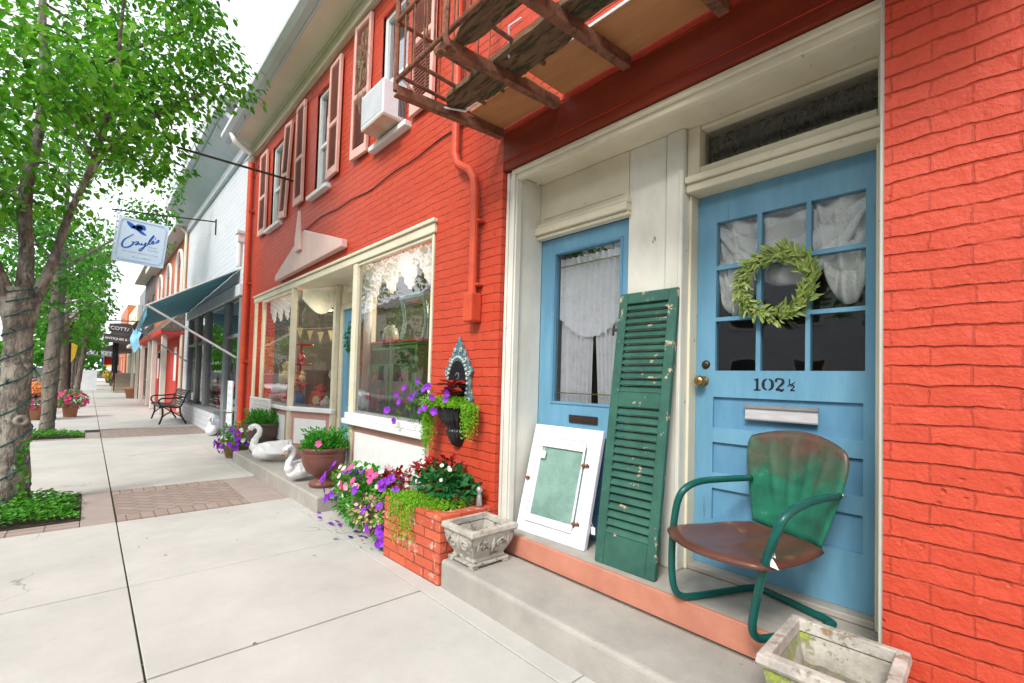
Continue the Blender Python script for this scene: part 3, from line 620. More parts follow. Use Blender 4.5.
# shop fronts --------------------------------------------------------
sf = MB()
sf.box(2.075, 2.12, 3.285, 8.97, 2.52, 2.60); sf.box(2.055, 2.10, 3.27, 8.98, 2.602, 2.635)          # head board and drip mould
sf.box(2.085, 2.12, 8.86, 8.95, .80, 2.52); sf.box(2.085, 2.13, 8.42, 8.47, .86, 2.519)
sf.box(2.08, 2.15, 6.90, 6.97, .10, 2.519); sf.box(2.09, 2.12, 7.02, 8.42, 2.47, 2.519)
sf.box(2.085, 2.15, 4.80, 4.90, .16, 2.519); sf.box(2.09, 2.14, 3.31, 3.34, .93, 2.519); sf.box(2.095, 2.14, 3.34, 4.80, 2.485, 2.519)
sf.prism([(2.4, 6.16, .15), (2.47, 6.18, .15), (2.47, 6.26, .15), (2.4, 6.24, .15)], (0, 0, 2.365))
sf.box(2.475, 2.54, 6.10, 6.20, .17, 2.52); sf.box(2.475, 2.54, 5.24, 5.31, .17, 2.52); sf.box(2.47, 2.54, 5.31, 6.10, 2.18, 2.25)
sf.box(2.12, 2.76, 4.85, 7.0, 2.522, 2.56)
split(sf, 'shopfront_trim', CREAM, B, bevel=.006, seg=2)
wb_ = MB(); wb_.prism([(2.12, 3.30, .80), (2.02, 3.30, .80), (2.02, 4.92, .80), (2.12, 4.92, .80)], (0, 0, .055)); wb_.prism([(2.11, 3.30, .857), (2.045, 3.30, .857), (2.045, 4.90, .857), (2.11, 4.90, .857)], (0, 0, .06)); wb_.prism([(2.12, 6.9, .80), (2.05, 6.9, .80), (2.05, 8.45, .80), (2.12, 8.45, .80)], (0, 0, .05))
wb_.prism([(2.06, 6.92, .80), (2.38, 6.12, .80), (2.45, 6.16, .80), (2.13, 6.96, .80)], (0, 0, .06))
split(wb_, 'window_sill', WHITE, B, bevel=.008, seg=2)
pf = MB(); pf.box(2.105, 2.16, 3.302, 4.80, .0, .798); pf.box(2.105, 2.16, 7.0, 8.95, .0, .798); pf.prism([(2.115, 6.93, .0), (2.42, 6.20, .0), (2.46, 6.22, .0), (2.15, 6.95, .0)], (0, 0, .798)); split(pf, 'stall_riser', PINK, B)
ip = MB(); ip.box(2.096, 2.104, 3.36, 4.74, .30, .72); ip.box(2.096, 2.104, 7.1, 8.35, .35, .72)
d_ = V((.305, -.73, 0)).normalized(); n_ = V((-d_.y, d_.x, 0)); n_ = n_ if n_.x < 0 else -n_
p0 = V((2.115, 6.93, 0))+d_*.10+n_*.004; k_ = MB().prism([(2.12, 4.88, .0), (2.48, 5.27, .0), (2.48, 5.31, .0), (2.10, 4.90, .0)], (0, 0, .9)); k_.build('recess_panel', PINK, B)
p1 = V((2.115, 6.93, 0))+d_*.70+n_*.004
ip.prism([p0+V((0, 0, .35)), p1+V((0, 0, .35)), p1+V((0, 0, .70)), p0+V((0, 0, .70))], n_*.01); split(ip, 'riser_panel', WHITE, B, bevel=.004)
def sash(name, pts, fr=.03, mid=None, mat=GLASS):
    """vertical glazed panel between two ground points"""
    (xa, ya_), (xb, yb_), z0, z1 = pts; g_ = MB().quad((xa, ya_, z0), (xb, yb_, z0), (xb, yb_, z1), (xa, ya_, z1)); return g_.build(name, mat, B)
sash('shop_window_pane', ((2.115, 8.42), (2.115, 7.02), .852, 2.47)); sash('shop_window_pane', ((2.13, 6.93), (2.43, 6.22), .86, 2.515)); sash('shop_window_pane', ((2.12, 4.80), (2.12, 3.34), .917, 2.485)); sash('shop_window_pane', ((2.14, 4.87), (2.48, 5.24), .9, 2.51))
fm = MB()
for z in (.865,): fm.bar((2.128, 7.0, z), (2.44, 6.24, z), .02, .03)
fm.bar((2.12, 4.79, .93), (2.12, 3.35, .93), .02, .025); fm.bar((2.118, 8.40, .87), (2.118, 7.03, .87), .02, .03); split(fm, 'window_bead', GALV, B)
sd_ = holes_wall(MB(), 2.50, 2.54, 5.312, 6.098, .17, 2.178, [(5.43, 5.98, .9, 2.02)]).build('shop_door', BLUE, B, bevel=.005); MB().quad((2.52, 5.43, .9), (2.52, 5.98, .9), (2.52, 5.98, 2.02), (2.52, 5.43, 2.02)).build('pane', GLASSD, sd_)
MB().quad((2.51, 5.31, 2.25), (2.51, 6.1, 2.25), (2.51, 6.1, 2.52), (2.51, 5.31, 2.52)).build('shop_door_transom', GLASSD, B)
# shop interior
it = MB()
it.quad((4.6, 3.0, 0), (4.6, 9.4, 0), (4.6, 9.4, 2.9), (4.6, 3.0, 2.9)); it.quad((2.2, 2.98, 0), (4.6, 2.98, 0), (4.6, 2.98, 2.9), (2.2, 2.98, 2.9)); it.quad((2.2, 9.4, 0), (4.6, 9.4, 0), (4.6, 9.4, 2.9), (2.2, 9.4, 2.9)); it.quad((2.14, 2.98, 2.64), (4.6, 2.98, 2.64), (4.6, 9.4, 2.64), (2.14, 9.4, 2.64)); it.build('shop_room', ROOMW, B)
fl = MB(); fl.box(2.165, 3.0, 3.0, 4.80, .80, .85); fl.box(2.165, 3.3, 7.0, 9.3, .80, .85); fl.prism([(2.17, 6.98, .80), (2.47, 6.26, .80), (3.3, 6.26, .80), (3.3, 6.98, .80)], (0, 0, .05)); fl.quad((2.2, 3, .16), (4.6, 3, .16), (4.6, 9.4, .16), (2.2, 9.4, .16)); split(fl, 'display_floor', CWOOD, B)
va = MB()   # swagged valances at the head of the panes
def val(pa, pb, z, dp, n, off=.07):
    pa = V(pa+(0,)); pb = V(pb+(0,))
    def fn(u, v):
        p = pa.lerp(pb, u); s_ = abs(math.sin(u*math.pi*n)); return (p.x+off+.010*math.sin(u*150+v*2)+.03*v*s_, p.y, z-v*dp*(.35+.65*s_))
    va.grid(fn, 260, 10)
val((2.12, 4.78), (2.12, 3.36), 2.5, .36, 4); val((2.12, 8.4), (2.12, 7.05), 2.5, .36, 4); val((2.14, 6.9), (2.42, 6.26), 2.52, .36, 1); va.build('valance', SHEER, B, smooth=True)
va = MB()
va.grid(lambda u, v: (2.47+.03*math.sin(u*40)+.02, 6.34-u*.10*(1-.4*math.sin(v*3.14)), .87+v*1.6), 30, 6)
va.grid(lambda u, v: (2.19+.02*math.sin(u*40), 4.66+u*.13, .93+v*1.5), 30, 6); split(va, 'side_curtain', SHEER, B, smooth=True)
lampb = root('pendant_lamp', (2.55, 6.75, 2.25), 'small warm lit lamp hanging inside the left shop window', 'lamp')
em = bpy.data.materials.new('warm_bulb'); em.use_nodes = True; em.node_tree.nodes['Principled BSDF'].inputs['Emission Color'].default_value = (1, .6, .2, 1); em.node_tree.nodes['Principled BSDF'].inputs['Emission Strength'].default_value = 6
MB().lathe([(.02, .10), (.03, .09), (.075, .01), (.078, 0)], (2.55, 6.75, 2.25)).build('lamp_shade', BRASS, lampb, smooth=True)
MB().sph((2.55, 6.75, 2.27), .035).build('bulb', em, lampb, smooth=True); MB().tube([(2.55, 6.75, 2.35), (2.55, 6.75, 2.64)], .004, 6).build('cord', BLK, lampb)
def lampat(name, loc, e, c=(1, .75, .45), r=.05):
    l = bpy.data.lights.new(name, 'POINT'); l.energy = e; l.color = c; l.shadow_soft_size = r; o = bpy.data.objects.new(name, l); col.objects.link(o); o.location = loc; return o
lampat('shop_lamp_light', (2.55, 6.75, 2.18), 4); lampat('shop_left_fill', (3.0, 7.9, 1.9), 30, (1, .9, .75))  # second light is an unseen fill, added to brighten the left window
lampat('shop_right_fill', (3.0, 4.2, 2.1), 34, (1, .85, .65))  # no fixture here: fill added to brighten the big window display

# upstairs windows, shutters ------------------------------------------
for i, (a, b) in enumerate(win_u):
    f_ = frame(MB(), 2.13, 2.20, a, b, 3.66, 5.0, .045); f_.box(2.15, 2.19, a+.045, b-.045, 4.28, 4.33); f_.box(2.105, 2.135, a-.04, a, 3.66, 5.02); f_.box(2.105, 2.135, b, b+.04, 3.66, 5.02)
    wf = f_.build('upstairs_window', WHITE, B, bevel=.004)
    MB().quad((2.165, b-.045, 4.33), (2.165, a+.045, 4.33), (2.165, a+.045, 4.96), (2.165, b-.045, 4.96)).build('pane', GLASSU, wf); MB().quad((2.18, b-.045, 3.70), (2.18, a+.045, 3.70), (2.18, a+.045, 4.28), (2.18, b-.045, 4.28)).build('pane', GLASSU, wf)
    MB().box(2.03, 2.15, a-.11, b+.10, 3.60, 3.655).build('sill', WHITE, wf, bevel=.006)
    MB().grid(lambda u, v: (2.24+.01*math.sin(u*50), a+u*(b-a), 3.7+v*1.3), 30, 1).build('curtain', lacemat('dim_net_curtain', (.4, .4, .4), .3, 30), wf)
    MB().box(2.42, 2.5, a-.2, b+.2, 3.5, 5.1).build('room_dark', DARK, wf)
def shutter(y0, y1, z0, z1, tilt=0, mat=SHUTP, twig=False):
    mb = MB(Matrix.Translation((2.065, (y0+y1)/2, z0)) @ Matrix.Rotation(tilt, 4, 'X') @ Matrix.Rotation(R(random.uniform(-2, 2)), 4, 'Z'))
    w = (y1-y0)/2; h = z1-z0; frame(mb, -.018, .018, -w, w, 0, h, .045, .05, .10); mb.box(-.017, .017, -w+.045, w-.045, h*.44, h*.44+.05)
    o = mb.build('window_shutter', mat, B, bevel=.003)
    lv = MB(mb.M)
    for za_, zb_ in ((.10, h*.44), (h*.44+.05, h-.05)):
        n = int((zb_-za_)/.030)
        for k_ in range(n):
            zz = za_+(k_+.5)*(zb_-za_)/n; lv.bar((0, -w+.045, zz), (0, w-.045, zz), .004, .030, (.75, 0, .65))
    lv.build('louvres', pm('rose_louvre_paint', (.66, .36, .31), (.56, .29, .25), rough=.6), o)
    bk = MB(mb.M); bk.box(.020, .024, -w+.03, w-.03, .05, h-.03); bk.build('shade_board', pm('louvre_gap_shade', (.26, .13, .10)), o)  # added board, its dark tone stands in for shade between the louvres
    return o
for args in [(8.44, 8.85, 3.64, 5.05, R(0)), (7.36, 7.70, 3.66, 5.06, R(8)), (6.62, 6.98, 3.68, 5.10, 0), (5.40, 5.76, 3.70, 5.10, R(1)), (4.64, 5.02, 3.68, 5.17, R(1)), (3.35, 3.74, 3.66, 5.1, 0)]: shutter(*args)
tw = MB()
for _ in range(60):
    p = V((2.03, rnd(4.62, 4.85), rnd(4.25, 5.0))); q = p+V((rnd(-.03, .02), rnd(-.06, .06), rnd(-.22, -.05))); tw.tube([p, (p+q)/2+V((rnd(-.02, .0), rnd(-.03, .03), 0)), q], .003, 4)
tag(tw.build('dead_vine', pm('dry_vine', (.35, .28, .18), rough=.9)), 'dry dead vine hanging over the shutter left of the air conditioner', 'vine')

# eaves
ev = MB(); ev.box(2.06, 2.3, -6, 9.70, 5.221, 5.47); ev.box(2.03, 2.06, -6, 9.70, 5.222, 5.26); ev.box(2.04, 2.06, -6, 9.7, 5.43, 5.469); split(ev, 'frieze_board', CREAM, B, bevel=.006)
ev = MB(); ev.box(1.76, 2.4, -6, 9.74, 5.472, 5.50); ev.build('eave_soffit', SOFFIT, B)
ev = MB(); ev.box(1.735, 1.76, -6, 9.75, 5.44, 5.56); ev.prism([(1.735, -6, 5.47), (1.735, -6, 5.62), (1.60, -6, 5.62), (1.60, -6, 5.55), (1.66, -6, 5.49)], (0, 15.76, 0)); split(ev, 'gutter', GREYL, B, bevel=.004)
ev = MB(); ev.prism([(1.70, -6, 5.60), (9, -6, 8.2), (9, -6, 8.25), (1.70, -6, 5.66)], (0, 15.74, 0)); ev.build('roof', ROOF, B)
# far downspout on the corner
dp = MB(); dp.tube([(1.70, 9.3, 5.5), (1.75, 9.3, 5.36), (2.02, 9.34, 5.26), (2.03, 9.36, 5.10)], .055, 12); dp.build('downspout_elbow', WHITE, B, smooth=True)
dp = MB(); dp.tube([(2.03, 9.36, 5.1), (2.03, 9.37, .1)], .055, 14); dp.tube([(2.03, 9.37, .1), (1.93, 9.35, .03)], .055, 12)
for z in (4.2, 2.9, 1.5): dp.box(2.0, 2.1, 9.29, 9.44, z, z+.03)
split(dp, 'downspout', REDTRIM, B, smooth=False)
dp = MB(); dp.tube([(2.045, 2.98, 5.2), (2.045, 2.97, 3.05), (2.045, 2.93, 2.96), (2.045, 2.77, 2.86), (2.045, 2.72, 2.78), (2.045, 2.70, 2.65), (2.045, 2.70, 1.92)], .032, 12)
for z in (2.45, 1.98): dp.box(2.04, 2.1, 2.64, 2.745, z, z+.022)
dp.box(2.0, 2.098, 2.65, 2.755, 1.72, 1.93); split(dp, 'conduit_pipe', REDTRIM, B, bevel=.012, seg=2)
# gable ornament over shop
ga = MB(); gp = [(7.58, 2.70), (5.10, 2.745), (5.10, 2.83), (6.36, 3.21), (6.55, 3.15), (7.58, 2.78)]
ga.prism([(2.02, y_, z_) for y_, z_ in gp], (.075, 0, 0)); ga.prism([(1.98, 6.40, 2.95), (1.98, 6.60, 2.95), (1.98, 6.60, 3.14), (1.98, 6.50, 3.50), (1.98, 6.42, 3.14)], (.039, 0, 0)); split(ga, 'pediment_board', PINKL, B, bevel=.006)
cb_ = MB(); pp = [V((2.09, 6.6-3.9*t_/30, 3.27-.012*math.sin(t_*.9)+.02*math.sin(t_/30*9))) for t_ in range(31)]; cb_.tube(pp, .0055, 6); cb_.build('wall_cable', BLK, B)
# small fittings by the planter
fz = MB(); fz.tube([(2.1, 2.73, .50), (2.06, 2.73, .50)], .035, 10); fz.tube([(2.06, 2.73, .50), (2.03, 2.73, .50)], .022, 10); fz.build('wall_spigot', REDTRIM, B)

# fire escape balcony
fe = root('iron_balcony', (2.09, 1.2, 3.0), 'rusty iron balcony with rotten boards above the cream door surround', 'balcony')
for y_ in (2.45, 1.93, 1.42, .90, .38, -.14):
    k = MB(); k.bar((2.092, y_, 3.035), (1.28, y_+.03, 3.0), .012, .055); k.bar((2.092, y_+.022, 3.012), (1.28, y_+.052, 2.978), .045, .010); k.build('support_beam', RUST, fe)
k = MB(); k.box(1.78, 2.092, -.4, 1.90, 3.067, 3.09); k.box(1.80, 2.09, 1.945, 2.46, 3.067, 3.09); k.build('deck_board', WOODO, fe, bevel=.004)
k = MB(); k.bar((1.775, -.4, 3.075), (1.775, 2.46, 3.075), .006, .014); k.build('flashing_strip', WHITE, fe)
def rough_plank(x, w, y0, y1, z, sk=0, seed=0, n=26):
    k = MB(); top = []; bot = []
    for i in range(n+1):
        t_ = i/n; yy = y0+(y1-y0)*t_; wx = w/2*(1+.18*noise.noise(V((t_*9, seed, 0)))+.12*noise.noise(V((t_*40, seed, 0)))); cx_ = x+sk*t_+.004*noise.noise(V((t_*4, seed, 3)))
        e = min(1, .25+abs(noise.noise(V((t_*60, seed, 9))))*1.2+min(i, n-i)*.28); top.append([(cx_-wx*e, yy, z), (cx_+wx*e, yy, z), (cx_+wx*e, yy, z+.03), (cx_-wx*e, yy, z+.03)])
    vs = [p for r_ in top for p in r_]; fs = []
    for i in range(n):
        for j in range(4): fs.append((i*4+j, i*4+(j+1) % 4, i*4+4+(j+1) % 4, i*4+4+j))
    k.add(vs, fs+[(0, 1, 2, 3), (n*4+3, n*4+2, n*4+1, n*4)]); return k
rough_plank(1.62, .16, 1.10, 2.47, 3.04, .03, 1).build('rotten_plank', ROT, fe); rough_plank(1.72, .07, 1.5, 2.30, 3.045, .02, 2).build('rotten_plank', ROT, fe); rough_plank(1.36, .12, -.2, 2.0, 3.045, .0, 3).build('deck_plank', ROT, fe, bevel=.004); rough_plank(1.66, .2, -.2, .95, 3.06, .0, 4).build('rotten_plank', ROT, fe); rough_plank(1.50, .12, -.2, 1.25, 3.06, .0, 5).build('rotten_plank', ROT, fe)
rl = MB()
for z in (3.06, 3.42, 3.95): rl.tube([(1.28, 2.50, z), (1.28, -.4, z)], .014, 8)
for z in (3.10, 3.42, 3.95): rl.tube([(1.28, 2.50, z), (2.09, 2.50, z)], .012, 8)
for y_ in (2.30, 2.12, 1.78): rl.tube([(1.28, y_, 3.075), (1.80, y_, 3.06)], .012, 8)
rl.tube([(1.28, 2.50, 3.0), (1.28, 2.50, 3.98)], .016, 8); rl.tube([(1.28, 1.95, 2.98), (1.26, 1.95, 3.03), (1.28, 1.95, 3.95)], .018, 8)
rl.tube([(1.27, 1.97, 2.985), (1.27, 2.03, 2.985)], .028, 8)
split(rl, 'rail', RUST, fe)
bl = MB()
for i in range(26): bl.tube([(1.28, 2.40-i*.105, 3.06), (1.28, 2.40-i*.105, 3.95)], .0065, 5)
for i in range(7): bl.tube([(1.38+i*.1, 2.50, 3.10), (1.38+i*.1, 2.50, 3.95)], .0065, 5)
split(bl, 'baluster', RUST, fe)
wr = MB(); wr.tube([(1.6, 1.85, 3.03), (1.55, 1.80, 3.15), (1.60, 1.76, 3.2)], .006, 6); wr.tube([(1.30, 2.45, 3.05), (1.5, 2.52, 3.02), (1.72, 2.40, 3.02), (1.74, 2.3, 3.04)], .006, 6); split(wr, 'loose_wire', WHITE, fe)

# air conditioner : sticks out of the third upstairs window
ac = root('air_conditioner', (1.88, 4.18, 3.67), 'white box air conditioner sticking out of the upstairs window with rust stained underside', 'air conditioner')
k = MB(); k.box(1.865, 2.20, 3.88, 4.34, 3.69, 4.02); k.build('casing', pm('ac_white', (.78, .80, .84), (.70, .72, .76), rough=.4, chip=(.55, .45, .38), chsc=6, chlo=.66, chhi=.8), ac, bevel=.012, seg=2)
k = MB(); k.box(1.87, 2.19, 3.885, 4.335, 3.679, 3.689); k.build('base_pan', pm('rust_stained_pan', (.62, .52, .42), (.50, .28, .13), rough=.7, scale=5, lo=.4, hi=.7), ac)
k = MB()
for i in range(17): k.box(1.856, 1.864, 3.90+i*.025, 3.910+i*.025, 3.72, 3.99)
k.build('grille', GREYL, ac)
k = MB()
for i in range(9): k.box(2.02+i*.015, 2.028+i*.015, 3.874, 3.879, 3.72, 3.96)
k.build('side_vent', CHAR, ac)

# wall sign rod (thin pole) on the red wall
sr = root('sign_pole', (2.1, 7.04, 4.08), 'bare thin metal pole sticking out of the red wall between the upstairs windows', 'pole')
k = MB(); k.tube([(2.10, 7.04, 4.08), (.70, 7.10, 4.10)], .016, 8); k.build('pole', DKMET, sr); k = MB(); k.tube([(2.1, 7.04, 4.08), (2.07, 7.04, 4.08)], .05, 10); k.tube([(1.55, 7.06, 4.09), (1.57, 7.06, 3.96), (1.62, 7.06, 4.16)], .006, 5); k.build('bracket', DKMET, sr)
k = MB(); k.tube([(2.1, 6.0, 5.0), (1.4, 7.07, 4.09)], .003, 4); k.tube([(2.05, 8.9, 5.2), (1.4, 7.07, 4.09)], .003, 4); k.build('guy_wire', BLK, sr)

# ================================================================== OBJECTS NEAR THE DOORS
def planecoords(P, U, Vv):
    U = V(U).normalized(); Vv = V(Vv); Vv = (Vv-U*Vv.dot(U)).normalized(); N = U.cross(Vv)
    M = Matrix((U, Vv, N)).transposed().to_4x4(); M.translation = V(P); return M
# green louvred shutter leaning on the centre post
P = V((2.155, 1.635, .297)); Q = V((2.163, 1.263, .297)); T = V((2.36, 1.675, 1.84))
M = planecoords(P, Q-P, T-P); w = (Q-P).length; L = (T-P).length; th = .034
gs = root('green_shutter', P, 'tall green louvred wooden shutter with chipped paint leaning on the cream post between the doors', 'shutter')
k = MB(M); k.box(0, .055, 0, L, -th, 0); k.box(w-.055, w, 0, L, -th, 0); split(k, 'stile', GREENSH, gs, bevel=.004)
k = MB(M)
for a, b in ((0, .17), (L*.565, L*.565+.085), (L-.065, L)): k.box(.0555, w-.0555, a, b, -th+.002, -.002)
split(k, 'cross_rail', GREENSH, gs, bevel=.003)
k = MB(M)
for a, b, n in ((.17, L*.565, 16), (L*.565+.085, L-.065, 13)):
    for i in range(n):
        zz = a+(i+.5)*(b-a)/n; k.bar((.052, zz, -.017), (w-.052, zz, -.017), .007, (b-a)/n*1.12, (0, .80, -.60))
k.build('louvres', GREENSH, gs, bevel=.002)
k = MB(M); k.box(-.035, .0, L-.225, L-.21, -.02, -.005); k.tube([(-.03, L-.25, -.012), (-.03, L-.19, -.012)], .008, 6); k.build('hinge', DKMET, gs)
k = MB(M); k.box(.30, .36, .18+.9, .19+.9, .0, .004); 

# white cabinet door with a mirror
P = V((2.185, 2.325, .297)); Q = V((2.22, 1.762, .297)); T = V((2.372, 2.345, 1.0))
M = planecoords(P, Q-P, T-P); w = (Q-P).length; L = (T-P).length; th = .035
cdr = root('cabinet_door', P, 'distressed white cabinet door with a cloudy mirror leaning against the blue door', 'cabinet door')
k = MB(M); k.box(0, .10, 0, L, -th, 0); k.box(w-.10, w, 0, L, -th, 0); k.box(.10, w-.10, 0, .11, -th+.001, -.001); k.box(.10, w-.10, L-.12, L, -th+.001, -.001); split(k, 'door_rail', DISTW, cdr, bevel=.004)
k = MB(M); k.box(.062, w-.11, .075, .10, 0.001, .012); k.box(.062, w-.11, L-.085, L-.075, .001, .010); k.box(.062, .075, .10, L-.085, .001, .011); k.box(w-.12, w-.105, .10, L-.085, .001, .011); k.box(.076, w-.121, .10, .125, .001, .008); k.box(.076, w-.121, L-.15, L-.086, .001, .008); split(k, 'moulding', DISTW, cdr, bevel=.003)
k = MB(M); k.quad((.095, .12, -.006), (w-.095, .12, -.006), (w-.095, L-.125, -.006), (.095, L-.125, -.006)); k.build('mirror', MIRRORG, cdr)
k = MB(M); k.box(.09, w-.09, .11, L-.12, -.03, -.008); k.build('mirror_backing', pm('cloudy_silvering', (.30, .40, .38), (.55, .62, .60), rough=.35, scale=4, lo=.35, hi=.6, bmp=0, chip=(.50, .56, .53), chsc=9, chlo=0.620, chhi=0.750), cdr)
for (a, b) in ((w-.115, L-.24), (w-.115, .13)):
    k = MB(M); k.box(a, a+.055, b, b+.012, .001, .012); k.sph((a+.02, b+.006, .014), .013); k.sph((a+.045, b+.012, .012), .010); k.box(a-.005, a+.02, b-.006, b+.02, .001, .008); k.build('latch', RUSTDK, cdr)
k = MB(M); k.tube([(.03, L*.48, 0), (.03, L*.48, .018)], .013, 10); k.build('knob', RUSTDK, cdr)
k = MB(M); k.box(.105, .150, L-.23, L-.18, .013, .015); k.tube([(.13, L-.18, .014), (.14, L-.14, .014)], .0015, 4); k.build('price_tag', CW2, cdr)
k = MB(M)
for i in range(9):
    cx_, cy_ = (w-.05+rnd(-.012, .012), .10+i*.07) if i < 7 else (.2+.12*(i-7), L-.035); k.flower((cx_, cy_, .003), (0, 0, 1), .014, 5, .02)
split(k, 'painted_flower', pm('faded_flower_paint', (.70, .74, .62), (.66, .60, .74), rough=.6), cdr)
k = MB(); k.box(2.29, 2.292, 1.735, 1.765, .385, .43); k.tube([(2.291, 1.75, .43), (2.27, 1.755, .475)], .0015, 4); k.build('price_tag', CW2, cdr)

# metal lawn chair
ch = root('metal_lawn_chair', (2.12, .8, .297), 'green metal lawn chair with rusty seat and fluted shell back before the blue door', 'chair')
def smooth_path(pts, n=6):
    pts = [V(p) for p in pts]; out = []
    for i in range(len(pts)-1):
        p0 = pts[max(i-1, 0)]; p1 = pts[i]; p2 = pts[i+1]; p3 = pts[min(i+2, len(pts)-1)]
        for k_ in range(n):
            t = k_/n; out.append(.5*((2*p1)+(-p0+p2)*t+(2*p0-5*p1+4*p2-p3)*t*t+(-p0+3*p1-3*p2+p3)*t**3))
    out.append(pts[-1]); return out
tp = [(2.43, .905, .855), (2.25, .955, .862), (2.10, 1.00, .862), (2.02, 1.03, .835), (1.995, 1.055, .77), (2.005, 1.08, .62), (2.02, 1.09, .46), (2.035, 1.085, .37), (2.075, 1.07, .325), (2.16, 1.035, .314), (2.32, .965, .314), (2.455, .905, .314), (2.478, .875, .314), (2.46, .80, .314),
      (2.40, .62, .314), (2.375, .555, .314), (2.335, .545, .314), (2.20, .60, .314), (2.03, .675, .314), (1.965, .70, .328), (1.93, .705, .38), (1.90, .68, .50), (1.855, .635, .66), (1.815, .59, .78), (1.825, .565, .845), (1.90, .548, .872), (2.08, .53, .878), (2.30, .512, .862)]
MB().tube(smooth_path(tp), .0158, 12).build('tube_frame', TUBEG, ch, smooth=True)
FL, FR, BR_, BL_ = V((1.955, 1.145, .662)), V((1.765, .615, .662)), V((2.27, .515, .655)), V((2.45, .90, .655))
def seatf(u, v):
    # superellipse mapping of the square onto a rounded seat
    a = (u-.5)*2; b = (v-.5)*2; a2 = a*math.sqrt(max(0, 1-b*b*.22)); b2 = b*math.sqrt(max(0, 1-a*a*.30)); uu = a2/2+.5; vv = b2/2+.5
    p = FL.lerp(FR, uu).lerp(BL_.lerp(BR_, uu), vv); r_ = max(abs(a), abs(b)); dish = -.030*(1-min(1, (a*a+b*b)))-.022*max(0, (r_-.86)/.14)**2
    p = p+V((0, 0, dish+.012*math.exp(-((a)**2)*30)*(1-b*b)*(b < .6)))
    if b < 0: p += (V((-.92, .39, 0)))*.05*(1-a*a)*(-b)
    return p
MB().grid(seatf, 28, 28).build('seat', CHSEAT, ch, smooth=True, solid=.006)
TL_, TR_ = V((2.472, .935, 1.075)), V((2.338, .490, 1.055)); BB_L, BB_R = V((2.415, .895, .635)), V((2.26, .575, .625))
nb_ = V((.92, -.39, 0))
def backf(u, v):
    a = (u-.5)*2; b = (v-.5)*2; a2 = a*math.sqrt(max(0, 1-max(0, b)**6*.22)); b2 = b*math.sqrt(max(0, 1-a*a*(.13 if b > 0 else .15)))
    uu = a2/2+.5; vv = b2/2+.5; wid = 1+.10*math.sin(vv*2.4)
    uu = .5+(uu-.5)*wid; p = BB_L.lerp(BB_R, uu).lerp(TL_.lerp(TR_, uu), vv)
    p = p+V((0, 0, .035*max(0, b)*(1-a*a)))
    fl = 0
    for c_ in (-.55, -.12, .30, .66): 
        e = (a-c_*(.55+.45*vv)); fl += .009*math.exp(-e*e*220)*min(1, max(0, (vv-.18)*4))*min(1, max(0, (.93-vv)*6))
    p = p+nb_*(.045*(1-a*a)-fl)
    r_ = max(abs(a), abs(b)); p = p+nb_*.016*max(0, (r_-.9)/.1)**2
    return p
MB().grid(backf, 56, 30).build('shell_back', CHBACK, ch, smooth=True, solid=.005)
k = MB(); k.prism([(1.846, .616, .695), (1.846, .60, .675), (1.85, .588, .65), (1.85, .618, .655)], (-.003, -.002, 0)); k.tube([(1.835, .61, .70), (1.85, .60, .69), (1.865, .61, .70)], .002, 4); k.build('price_tag', CW2, ch)
k = MB()
for p in ((1.99, 1.075, .65), (1.865, .645, .645), (2.33, .505, .862), (2.44, .905, .855)): k.sph(p, .008, 8, 5)
split(k, 'bolt', GALV, ch)

